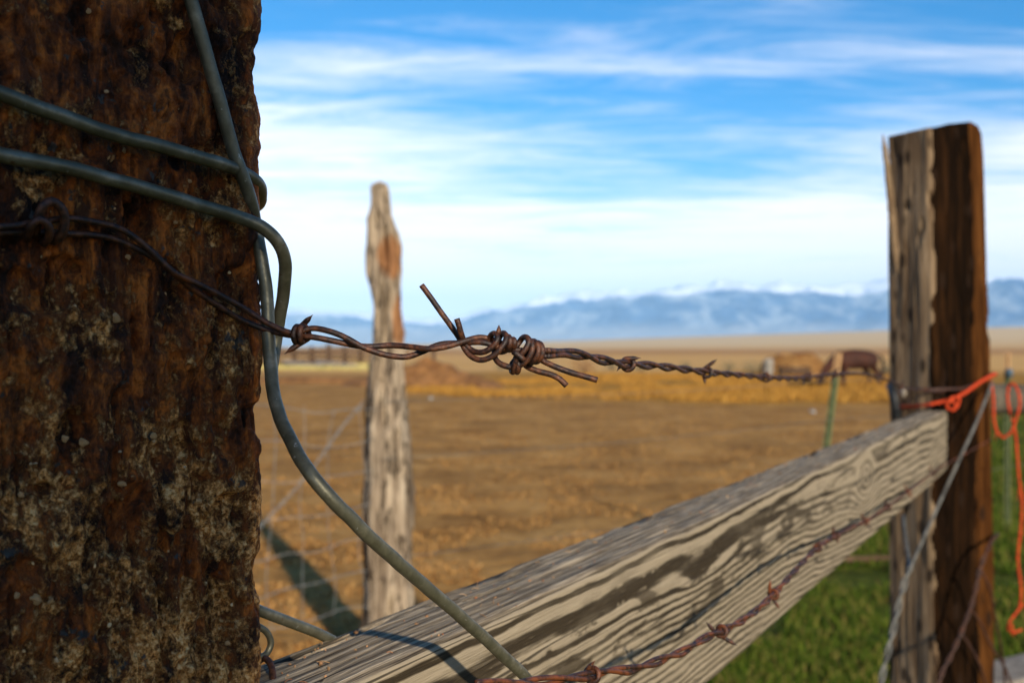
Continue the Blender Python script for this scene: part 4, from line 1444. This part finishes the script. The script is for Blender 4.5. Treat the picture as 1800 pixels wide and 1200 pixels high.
# ------------------------------------------------------------------ gnarled cedar post in the middle
def build_cedar():
    Zp = 4.0
    prof = [(1300, 634, 730), (1200, 634, 729), (1090, 636, 727), (1000, 636, 724), (900, 636, 723), (850, 637, 722), (800, 636, 724), (770, 638, 723), (740, 640, 716), (700, 641, 711), (660, 642, 708), (640, 643, 707), (615, 648, 707), (600, 652, 706), (585, 652, 709),
            (560, 652, 706), (520, 652, 705), (470, 651, 705), (450, 650, 706), (430, 650, 706), (410, 648, 703), (398, 647, 698), (385, 647, 694), (375, 650, 690), (360, 652, 688), (345, 653, 687), (334, 652.5, 686.5), (328, 653.5, 685), (324, 656, 682), (321.5, 660, 678), (320, 665, 673)]
    prof = np.array(prof, float)[::-1]
    ys = np.concatenate([np.linspace(320, 345, 24)[:-1], np.linspace(345, 1300, 320)])
    L_ = np.interp(ys, prof[:, 0], prof[:, 1])
    R__ = np.interp(ys, prof[:, 0], prof[:, 2])
    ys = ys[::-1]; L_ = L_[::-1]; R__ = R__[::-1]
    n = 72
    a_ = np.linspace(0, 2 * math.pi, n, endpoint=False)
    v = []
    for y, l, r_ in zip(ys, L_, R__):
        c = P((l + r_) / 2, y, Zp)
        rx = (r_ - l) / 2 / FPX * Zp
        ry = rx * 0.92 if y > 395 else rx * 0.8
        for q in a_:
            v.append((c[0] + rx * math.cos(q), c[1] + ry * math.sin(q), c[2]))
    v = np.array(v)
    ctr_ = np.repeat(np.array([P((l + r_) / 2, y, Zp) for y, l, r_ in zip(ys, L_, R__)]), n, 0)
    out = v - ctr_
    ln = np.linalg.norm(out, axis=1)[:, None] + 1e-9
    out /= ln
    d = 0.028 * fbm(v * np.array([11, 11, 5.5]), 3, 0.55, 201) - 0.034 * smooth(0.12, 0.5, fbm(v * np.array([30, 30, 2.2]), 3, 0.6, 203)) + 0.005 * fbm(v * np.array([70, 70, 7]), 2, 0.6, 205)
    # hollow below the shoulder, where a limb tore out
    hol = np.exp(-(((v[:, 0] - P(682, 0, Zp)[0]) / 0.035) ** 2 + ((v[:, 2] - P(0, 440, Zp)[2]) / 0.075) ** 2)) * (out[:, 1] < 0)
    d = d - 0.070 * hol
    slot = np.exp(-(((v[:, 0] - P(645, 0, Zp)[0]) / 0.012) ** 2)) * smooth(1.25, 1.1, v[:, 2]) * (out[:, 1] < 0.3)
    d = d - 0.03 * slot
    v = v + out * d[:, None] * np.minimum(1, ln / 0.05)
    zrow = len(ys)
    f, mi = [], []
    for i in range(zrow - 1):
        y = ys[i]
        for j in range(n):
            k = (j + 1) % n
            f.append((i * n + j, i * n + k, (i + 1) * n + k, (i + 1) * n + j))
            q = a_[j]
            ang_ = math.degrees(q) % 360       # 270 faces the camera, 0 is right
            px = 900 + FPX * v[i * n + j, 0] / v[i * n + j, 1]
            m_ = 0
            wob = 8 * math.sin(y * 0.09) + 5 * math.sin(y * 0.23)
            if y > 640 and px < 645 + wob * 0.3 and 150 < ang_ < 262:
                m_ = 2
            mi.append(m_)
    last = (zrow - 1) * n
    v = np.vstack([v, v[last:].mean(0) + np.array([0, 0, 0.008])])
    for j in range(n):
        f.append((last + j, last + (j + 1) % n, len(v) - 1))
        mi.append(0)
    org = P(682, 0, Zp)
    org[2] = 0
    o = thing('cedar_post', v, f, [M['cedar'], M['cedar_orange'], M['cedar_dark']], tuple(org), 'gnarled pale cedar post with a torn hollow near its narrow top', 'post')
    o.data.polygons.foreach_set('material_index', mi)
    return o


build_cedar()

# ------------------------------------------------------------------ wire fence through the cedar post
FENCE = root('wire_fence', tuple(P(730, 1280, 3.95)), 'thin sagging strands of grey wire from the cedar post to the steel stakes', 'fence')
pm = np.array([-0.49, 3.88])
fdv = np.array([0.774, 0.633])


def fence_pt(t, z):
    q = pm + fdv * t
    return np.array([q[0], q[1], z])


for z0, z1 in ((0.50, 0.48), (0.88, 0.90), (1.10, 1.12)):
    pts = [fence_pt(0, z0), fence_pt(1.0, z0 * .7 + z1 * .3 - 0.015), fence_pt(2.0, z0 * .3 + z1 * .7 - 0.015), fence_pt(2.96, z1), fence_pt(4.0, z1 - 0.01), fence_pt(5.06, z1), fence_pt(7, z1), fence_pt(12, z1)]
    v, f = tube(catmull(np.array(pts), 0.05), 0.0017, 6)
    part('strand', v, f, M['galv'], FENCE)

# woven wire mesh left of the cedar post
WOV = root('woven_wire_fence', (-0.9, 3.75, 0.0), 'sagging woven wire mesh between the dark tie post and the cedar post', 'fence')
wa, wb_ = np.array([-0.52, 3.92]), np.array([-1.35, 3.55])


def wv(s, z):
    q = wa + (wb_ - wa) * s
    return np.array([q[0], q[1] + 0.02 * math.sin(9 * s + 3 * z), z + 0.03 * math.sin(5 * s + z * 4)])


for z in (0.28, 0.42, 0.56, 0.70, 0.84, 0.97, 1.09):
    pts = [wv(s, z + 0.012 * random.uniform(-1, 1)) for s in np.linspace(0, 1, 9)]
    v, f = tube(catmull(np.array(pts), 0.03), 0.0016, 6)
    part('line_wire', v, f, M['mesh_wire'], WOV)
for s in np.linspace(0.06, 0.94, 8):
    pts = [wv(s + 0.02 * random.uniform(-1, 1), z) for z in np.linspace(0.26, 1.10, 8)]
    v, f = tube(catmull(np.array(pts), 0.03), 0.0014, 6)
    part('stay_wire', v, f, M['mesh_wire'], WOV)
c_, a1, a2 = twisted(np.array([P(640, 705, 3.9), P(600, 752, 3.82), P(540, 835, 3.7), P(470, 912, 3.55), P(400, 985, 3.4)]), 0.004, 0.12)
v, f = join([tube(a1[::4], 0.0018, 6), tube(a2[::4], 0.0018, 6)])
part('brace_wire', v, f, M['mesh_wire'], WOV)


# steel stakes
def t_post(t, top_z, label, lean=0.0, tip=True, insul=None):
    q = pm + fdv * t
    q = q - np.array([lean * top_z, 0])
    r_ = root('steel_stake', (q[0], q[1], 0.0), label, 'stake', 'steel stakes of the wire fence')
    prof = [(-.019, -.003), (-.003, -.003), (-.003, -.02), (.003, -.02), (.003, -.003), (.019, -.003), (.019, .003), (-.019, .003)]
    def column(z0, z1, name, mat):
        v, f = [], []
        zs = np.linspace(z0, z1, 24)
        for z in zs:
            for (a_, b2) in prof:
                v.append((q[0] + a_ + lean * z, q[1] + b2, z))
        m_ = len(prof)
        for i in range(len(zs) - 1):
            for j in range(m_):
                k = (j + 1) % m_
                f.append((i * m_ + j, i * m_ + k, (i + 1) * m_ + k, (i + 1) * m_ + j))
        f.append(tuple(range(m_ - 1, -1, -1)))
        f.append(tuple(range((len(zs) - 1) * m_, len(zs) * m_)))
        part(name, v, f, mat, r_, False)
    column(-0.2, top_z - 0.13, 'shaft', M['tpost'])
    column(top_z - 0.13, top_z, 'painted_tip', M['tpost_tip'])
    stud = []
    for z in np.arange(0.15, top_z - 0.16, 0.055):
        stud.append(box((q[0] - .005 + lean * z, q[1] - .028, z), (q[0] + .005 + lean * z, q[1] - .02, z + .012)))
    v, f = join(stud)
    tag(part('studs', v, f, M['tpost'], r_, False), kind='stuff')
    if insul:
        c = np.array([q[0] + lean * insul, q[1] - 0.03, insul])
        v, f = tube(np.array([c + [0, 0, -.03], c, c + [0, 0, .03]]), np.array([0.018, 0.024, 0.018]), 10)
        part('insulator', v, f, M['insulator'], r_)
    return r_


t_post(3.02, 1.275, 'green steel stake with a cream tip, left of the horse', lean=0.13)
t_post(5.06, 1.27, 'steel stake with a blue insulator just right of the squared post', insul=1.13)


# ------------------------------------------------------------------ bay horse grazing
def skin_mesh(name, verts, edges, radii, mat, parent=None, levels=1):
    me = bpy.data.meshes.new(name)
    me.from_pydata([tuple(q) for q in verts], edges, [])
    o = bpy.data.objects.new(name, me)
    col.objects.link(o)
    o.modifiers.new('skin', 'SKIN')
    if not me.skin_vertices:
        bm = bmesh.new(); bm.from_mesh(me); bm.verts.layers.skin.verify(); bm.to_mesh(me); bm.free()
    for i, r_ in enumerate(radii):
        me.skin_vertices[0].data[i].radius = r_ if isinstance(r_, tuple) else (r_, r_)
    me.skin_vertices[0].data[0].use_root = True
    s = o.modifiers.new('sub', 'SUBSURF')
    s.levels = levels
    s.render_levels = levels
    dg = bpy.context.evaluated_depsgraph_get()
    ev = o.evaluated_get(dg)
    nm = bpy.data.meshes.new_from_object(ev)
    o.modifiers.clear()
    o.data = nm
    nm.materials.clear()
    nm.materials.append(mat)
    nm.polygons.foreach_set('use_smooth', [True] * len(nm.polygons))
    if parent:
        o.parent = parent
    return o


def build_horse(px, z):
    c = P(px, HOR, z)
    gz = ground_z(c[0], c[1])[0]
    # local: x forward (head) ; the horse faces left
    V_, E_, R_ = [], [], []
    def v(x, y, zz, r_):
        V_.append((-x, y, zz)); R_.append(r_)
        return len(V_) - 1
    def ch(*ids):
        for a_, b2 in zip(ids, ids[1:]):
            E_.append((a_, b2))
    pel = v(-0.58, 0, 1.14, (0.34, 0.38))
    rump = v(-0.84, 0, 1.06, (0.26, 0.30))
    bel = v(-0.18, 0, 1.03, (0.38, 0.42))
    che = v(0.26, 0, 1.05, (0.35, 0.42))
    sho = v(0.56, 0, 1.10, (0.28, 0.36))
    n1_ = v(0.84, 0, 1.05, (0.18, 0.27))
    n2_ = v(1.12, 0, 0.80, (0.13, 0.20))
    pol = v(1.34, 0, 0.54, (0.11, 0.15))
    hd = v(1.43, 0, 0.34, (0.10, 0.14))
    mz = v(1.53, 0, 0.08, (0.075, 0.085))
    ch(rump, pel, bel, che, sho, n1_, n2_, pol, hd, mz)
    for s in (-1, 1):
        e = v(1.30, 0.07 * s, 0.62, 0.025); e2 = v(1.27, 0.09 * s, 0.70, 0.012)
        ch(pol, e, e2)
        a_ = v(0.52, 0.17 * s, 0.78, 0.15); k = v(0.54 - 0.06 * s, 0.17 * s, 0.47, 0.085); ft = v(0.52 - 0.12 * s, 0.17 * s, 0.14, 0.055); hf = v(0.57 - 0.12 * s, 0.17 * s, 0.02, 0.075)
        ch(sho, a_, k, ft, hf)
        t_ = v(-0.64, 0.17 * s, 0.84, 0.22); st = v(-0.52 + 0.10 * s, 0.17 * s, 0.66, 0.13); hk_ = v(-0.80 + 0.12 * s, 0.17 * s, 0.46, 0.082); pa = v(-0.74 + 0.12 * s, 0.17 * s, 0.14, 0.055); h2 = v(-0.69 + 0.12 * s, 0.17 * s, 0.02, 0.075)
        ch(pel, t_, st, hk_, pa, h2)
    # root first
    order = [pel] + [i for i in range(len(V_)) if i != pel]
    inv = {o_: n_ for n_, o_ in enumerate(order)}
    Vn = [V_[i] for i in order]; Rn = [R_[i] for i in order]
    En = [(inv[a_], inv[b2]) for a_, b2 in E_]
    o = skin_mesh('horse', Vn, En, Rn, M['horse'], levels=2)
    o.location = (c[0], c[1], gz)
    o.rotation_euler = (0, 0, R(12))
    o.scale = (0.90, 0.90, 0.90)
    tag(o, 'bay horse grazing in dry grass just left of the squared post', 'horse')
    tl = catmull(np.array([(0.95, 0, 1.20), (1.06, 0, 1.10), (1.12, 0, 0.85), (1.11, 0, 0.5), (1.08, 0, 0.30)]), 0.05)
    vv, ff = tube(tl, np.interp(np.linspace(0, 1, len(tl)), [0, .3, .8, 1], [0.035, 0.06, 0.05, 0.008]), 10, wob=0.3)
    t_o = link_mesh('tail', vv, ff, M['horse_dark'])
    t_o.parent = o
    mn = catmull(np.array([(-0.60, 0, 1.37), (-0.84, 0, 1.27), (-1.10, 0, 0.99), (-1.30, 0, 0.72)]), 0.05)
    vv, ff = tube(mn, np.interp(np.linspace(0, 1, len(mn)), [0, .4, 1], [0.02, 0.055, 0.05]), 10, wob=0.4)
    m_o = link_mesh('mane', vv, ff, M['horse_dark'])
    m_o.parent = o
    return o


build_horse(1505, 34.5)


# ------------------------------------------------------------------ grass and straw
def blades(name, X, Y, h, wdt, mat, lean=0.5, kind='stuff'):
    n = len(X)
    Z = ground_z(X, Y)
    hh = h * rng.uniform(0.5, 1.25, n)
    a_ = rng.uniform(0, 2 * math.pi, n)
    dxy = np.stack([np.cos(a_), np.sin(a_)], 1) * (wdt * rng.uniform(0.6, 1.4, n))[:, None] * 0.5
    l_ = rng.uniform(0, 2 * math.pi, n)
    lx = np.stack([np.cos(l_), np.sin(l_)], 1) * (hh * rng.uniform(0, lean, n))[:, None]
    base = np.stack([X, Y], 1)
    v0 = np.column_stack([base - dxy, Z - 0.004])
    v1 = np.column_stack([base + dxy, Z - 0.004])
    m0 = np.column_stack([base - dxy * 0.7 + lx * 0.35, Z + hh * 0.6])
    m1 = np.column_stack([base + dxy * 0.7 + lx * 0.35, Z + hh * 0.6])
    tp = np.column_stack([base + lx, Z + hh])
    V_ = np.stack([v0, v1, m1, m0, tp], 1).reshape(-1, 3)
    k = np.arange(n)[:, None] * 5
    T = np.concatenate([k + np.array([[0, 1, 2]]), k + np.array([[0, 2, 3]]), k + np.array([[3, 2, 4]])], 0)
    o = fast_mesh(name, V_, T, mat)
    return tag(o, kind=kind)


def fan(n, y0, y1, t0, t1, power=1.0):
    """random ground points between depths y0..y1 and side slopes t0..t1, denser near"""
    Y = y0 * (y1 / y0) ** (rng.random(n) ** power)
    X = Y * rng.uniform(t0, t1, n)
    return X, Y


# lawn
X, Y = fan(150000, 3.2, 26, 0.02, 0.62)
sd = X - 0.62 - (Y - 3.98) * 0.55 + 0.35 * fbm(np.stack([X, Y, 0 * X], 1) * 1.2, 2, 0.5, 7)
dn = fbm(np.stack([X, Y, 0 * X], 1) * 2.6, 3, 0.5, 9)
keep = (sd > 0) & (dn > -0.22 + 0.25 * rng.random(len(X)))
tall = 1 + 1.1 * smooth(0.15, 0.45, fbm(np.stack([X, Y, 0 * X], 1)[keep] * 1.4, 2, 0.5, 27))
blades('green_grass', X[keep], Y[keep], 0.058 * tall, 0.008, M['green'], lean=0.8)
# stubble and straw in the dirt yard
X, Y = fan(75000, 3.4, 34, -0.42, 0.40)
sd = X - 0.62 - (Y - 3.98) * 0.55
dn = fbm(np.stack([X, Y, 0 * X], 1) * 1.7, 3, 0.5, 15)
keep = (sd < -0.1) & (dn > -0.1)
blades('straw_litter', X[keep], Y[keep], 0.020, 0.013, M['straw'], lean=2.4)
# golden dry grass in the middle distance
X, Y = fan(48000, 25, 50, -0.12, 0.46)
dn = fbm(np.stack([X, Y, 0 * X], 1) * 0.33, 3, 0.5, 19)
keep = dn > -0.30 + np.clip(0.10 - X / Y, 0, 1) * 2.6 + np.clip(27.5 - Y, 0, 5) * 0.12
blades('golden_grass', X[keep], Y[keep], 0.14, 0.032, M['gold'])
# pale strip along the far corral
X, Y = fan(9000, 62, 76, -0.30, -0.11)
blades('pale_grass', X, Y, 0.22, 0.06, M['pale_grass'])


# ------------------------------------------------------------------ dirt heap, hay, trough, barrel
def heap(name, px, z, rx, ry, h, mat, label, cat, seed, sx=0.0, sharp=1.3):
    c = P(px, HOR, z)
    gz = ground_z(c[0], c[1])[0]
    nr_, na_ = 26, 64
    v, f = [], []
    for i in range(nr_ + 1):
        r_ = i / nr_
        for j in range(na_):
            a_ = 2 * math.pi * j / na_
            v.append((rx * r_ * math.cos(a_) + sx * (1 - r_), ry * r_ * math.sin(a_), h * (1 - r_ ** sharp)))
    v = np.array(v)
    edge = 1 - np.repeat(np.arange(nr_ + 1) / nr_, na_)
    v[:, 2] += h * 0.22 * fbm(v * np.array([2.0, 2.0, 2.0]) / max(h, 0.3), 4, 0.55, seed) * np.minimum(1, edge * 5)
    v[:, 2] -= 0.06 * (edge <= 0)
    for i in range(nr_):
        for j in range(na_):
            k = (j + 1) % na_
            f.append((i * na_ + j, (i + 1) * na_ + j, (i + 1) * na_ + k, i * na_ + k))
    return thing(name, v + np.array([c[0], c[1], gz]), f, mat, (c[0], c[1], gz), label, cat)


heap('dirt_heap', 742, 36, 3.0, 1.8, 1.02, M['manure'], 'brown heap of dirt behind the cedar post', 'heap', 301, sx=0.2, sharp=0.85)
heap('dirt_berm', 545, 38.5, 3.6, 0.7, 0.22, M['manure'], 'low brown berm of dirt left of the cedar post', 'heap', 305, sharp=1.6)

hx = P(1392, HOR, 46)
hg = ground_z(hx[0], hx[1])[0]
hay = heap('hay_stack', 1394, 46, 1.60, 1.2, 0.98, M['straw'], 'long tan hay stack left of the horse', 'hay stack', 311, sharp=5.0)
X = rng.normal(0, 0.75, 5000).clip(-1.4, 1.4)
Yl = rng.uniform(-1.1, 0.2, 5000)
zt = 0.98 * (1 - (np.hypot(X / 1.55, Yl / 1.2)).clip(0, 1) ** 5)
Zl = rng.uniform(0, 1, 5000) * zt
n_ = len(X)
a_ = rng.uniform(0, 2 * math.pi, n_)
Lb = rng.uniform(0.10, 0.3, n_)
ctrb = np.stack([X, Yl - 0.05, Zl + 0.04], 1)
dv = np.stack([np.cos(a_), 0.4 * np.sin(a_ * 3), np.sin(a_) * 0.6], 1) * Lb[:, None] * 0.5
wv_ = np.stack([np.zeros(n_), np.full(n_, 0.01), np.full(n_, 0.022)], 1)
V_ = np.stack([ctrb - dv, ctrb + dv, ctrb + wv_], 1).reshape(-1, 3)
T = np.arange(n_ * 3).reshape(-1, 3)
hs = fast_mesh('loose_straw', V_, T, M['hay'])
hs.parent = hay
tag(hs, kind='stuff')

bc = P(1351, HOR, 43.5)
bg_ = ground_z(bc[0], bc[1])[0]
zs = np.array([0, .02, .12, .14, .30, .32, .50, .52, .66, .70])
rs_ = np.array([.20, .215, .22, .23, .23, .22, .22, .23, .215, .18])
bv, bf = tube(np.stack([np.full(10, bc[0]), np.full(10, bc[1]), bg_ + zs * 1.15], 1), rs_ * 0.9, 20)
thing('feed_barrel', bv, bf, M['barrel'], (bc[0], bc[1], bg_), 'white barrel standing in front of the hay stack', 'barrel')
tc_ = P(1396, HOR, 43)
tg = ground_z(tc_[0], tc_[1])[0]
tr = root('feed_trough', (tc_[0], tc_[1], tg), 'low brown wooden feed trough in front of the hay stack', 'trough')
for (lo, hi, nm) in (((-.62, -.25, .22), (.62, -.21, .36), 'board'), ((-.62, -.25, .37), (.62, -.21, .50), 'board'), ((-.62, .21, .22), (.62, .25, .50), 'board'), ((-.64, -.20, .22), (-.60, .20, .50), 'board'), ((.60, -.20, .22), (.64, .20, .50), 'board'),
                     ((-.60, -.205, .20), (.60, .205, .235), 'floor_board'), ((-.56, -.30, 0), (-.48, -.255, .52), 'leg'), ((.48, -.30, 0), (.56, -.255, .52), 'leg'), ((-.56, .255, 0), (-.48, .30, .52), 'leg'), ((.48, .255, 0), (.56, .30, .52), 'leg')):
    v, f = box(lo, hi)
    part(nm, v + np.array([tc_[0], tc_[1], tg]), f, M['brown_wood'], tr, False)

# ------------------------------------------------------------------ brush
def leaf_ball(seed, n=700, rx=0.5, rz=0.42):
    r_ = np.random.default_rng(seed)
    u = r_.normal(size=(n, 3))
    u /= np.linalg.norm(u, axis=1)[:, None]
    rr2 = r_.random(n) ** 0.45
    p = u * rr2[:, None] * np.array([rx, rx * 0.8, rz])
    p *= (1 + 0.35 * fbm(u * 1.7 + seed, 2, 0.5, seed))[:, None]
    p[:, 2] = np.abs(p[:, 2] + rz * 0.75) + 0.03
    s = 0.05
    d1 = r_.normal(size=(n, 3)); d1 /= np.linalg.norm(d1, axis=1)[:, None]
    d2 = r_.normal(size=(n, 3)); d2 /= np.linalg.norm(d2, axis=1)[:, None]
    V_ = np.stack([p, p + d1 * s, p + d2 * s * 0.7], 1).reshape(-1, 3)
    return V_, np.arange(n * 3).reshape(-1, 3)


def bush(px, z, sc, mat, label, seed, group):
    c = P(px, HOR, z)
    gz = ground_z(c[0], c[1])[0]
    r_ = root('brush', (c[0], c[1], gz), label, 'bush', group)
    V_, T = leaf_ball(seed)
    o = fast_mesh('foliage', V_ * np.array([sc * 1.35, sc, sc]), T, mat)
    o.parent = r_
    st = []
    for k in range(5):
        a_ = k * 1.26 + seed
        st.append(tube(np.array([(0, 0, -0.03), (0.08 * math.cos(a_) * sc, 0.08 * math.sin(a_) * sc, 0.18 * sc), (0.28 * math.cos(a_) * sc, 0.22 * math.sin(a_) * sc, 0.45 * sc)]), np.array([0.025, 0.018, 0.008]), 5))
    v, f = join(st)
    s_o = link_mesh('stem', v, f, M['bark'])
    s_o.parent = r_
    return r_


for i, (px, z, sc, m_, lab) in enumerate((
        (1026, 52, 1.05, 'russet', 'russet brush behind the loose wire ends of the knot'),
        (1128, 58, 0.85, 'sage', 'grey green brush just right of the second barb'),
        (1075, 60, 0.7, 'sage', 'low grey green brush between the russet brush and the second barb'),
        (1205, 62, 0.75, 'sage', 'grey green brush left of the upright barb'),
        (1282, 58, 0.8, 'sage', 'grey green brush right of the upright barb'),
        (1322, 46, 0.95, 'sage', 'dark green brush at the left end of the hay stack'),
        (1441, 46, 0.75, 'sage', 'green brush between the hay stack and the horse'),
        (1556, 48, 1.0, 'sage', 'green brush between the horse and the squared post'),
        (1582, 44, 0.8, 'sage', 'green brush half hidden by the left edge of the squared post'),
        (880, 60, 0.7, 'sage', 'low green brush under the knot, right of the dirt heap'))):
    bush(px, z, sc, M[m_], lab, 500 + i * 7, 'brush in the dry grass')

# ------------------------------------------------------------------ far corral on the left
cor = root('corral_fence', tuple(np.array([*P(570, HOR, 76)[:2], 0.0])), 'distant dark wooden corral fence left of the cedar post', 'fence')
ca, cb = P(380, HOR, 70)[:2], P(660, HOR, 84)[:2]
for s in np.linspace(0, 1, 10):
    q = ca + (cb - ca) * s
    gz = ground_z(q[0], q[1])[0]
    hgt = 1.5 + 0.15 * math.sin(s * 40)
    v, f = tube(np.array([(q[0], q[1], gz - 0.3), (q[0] + .02, q[1], gz + hgt * .5), (q[0], q[1], gz + hgt)]), np.array([0.19, 0.18, 0.16]), 10, wob=0.15)
    part('fence_post', v, f, M['brown_wood'], cor)
for z in (0.42, 0.82, 1.22):
    c = np.array([[*(ca + (cb - ca) * s), z + ground_z(*(ca + (cb - ca) * s))[0] + 0.04 * math.sin(9 * s + z * 5)] for s in np.linspace(0, 1, 24)])
    c[:, 1] -= 0.2
    v, f = tube(c, 0.10, 8, wob=0.2, seed=int(z * 10))
    part('fence_rail', v, f, M['brown_wood'], cor)
for k, (x0, x1, zz, lab) in enumerate(((556, 628, 70, 'grey log lying below the distant corral fence, nearer the cedar post'), (500, 566, 71, 'grey log lying below the distant corral fence, nearer the tie post'))):
    p0, p1 = P(x0, HOR, zz), P(x1, HOR, zz - 2)
    p0[2] = ground_z(p0[0], p0[1])[0] + 0.36
    p1[2] = ground_z(p1[0], p1[1])[0] + 0.16
    v, f = tube(np.linspace(p0, p1, 20), np.linspace(0.2, 0.15, 20), 12, wob=0.15, seed=k)
    thing('fallen_log', v, f, M['grey_wood'], tuple(p0), lab, 'log', 'logs by the far corral')
# a lone thin post beside the heap
q = P(762, HOR, 60)
gz = ground_z(q[0], q[1])[0]
v, f = tube(np.array([(q[0], q[1], gz - .3), (q[0], q[1], gz + .7), (q[0] + .03, q[1], gz + 1.45)]), np.array([0.12, 0.12, 0.10]), 10, wob=0.12)
thing('thin_post', v, f, M['brown_wood'], (q[0], q[1], gz), 'thin dark post standing behind the dirt heap', 'post')
# a white scrap lying in the yard
for k, (px, py, lab) in enumerate(((757, 706, 'small pale stone lying in the dirt right of the cedar post'), (1428, 722, 'small pale stone lying in the dirt left of the green stake'))):
    z = FPX * EYE / (py - HOR)
    c = P(px, py, z)
    c[2] = ground_z(c[0], c[1])[0] + 0.03
    v, f = pebble(880 + k, 6, 9)
    thing('pale_stone', v * np.array([.07, .07, .045]) + c, f, M['stone'], tuple(c), lab, 'stone', 'pale stones in the yard')
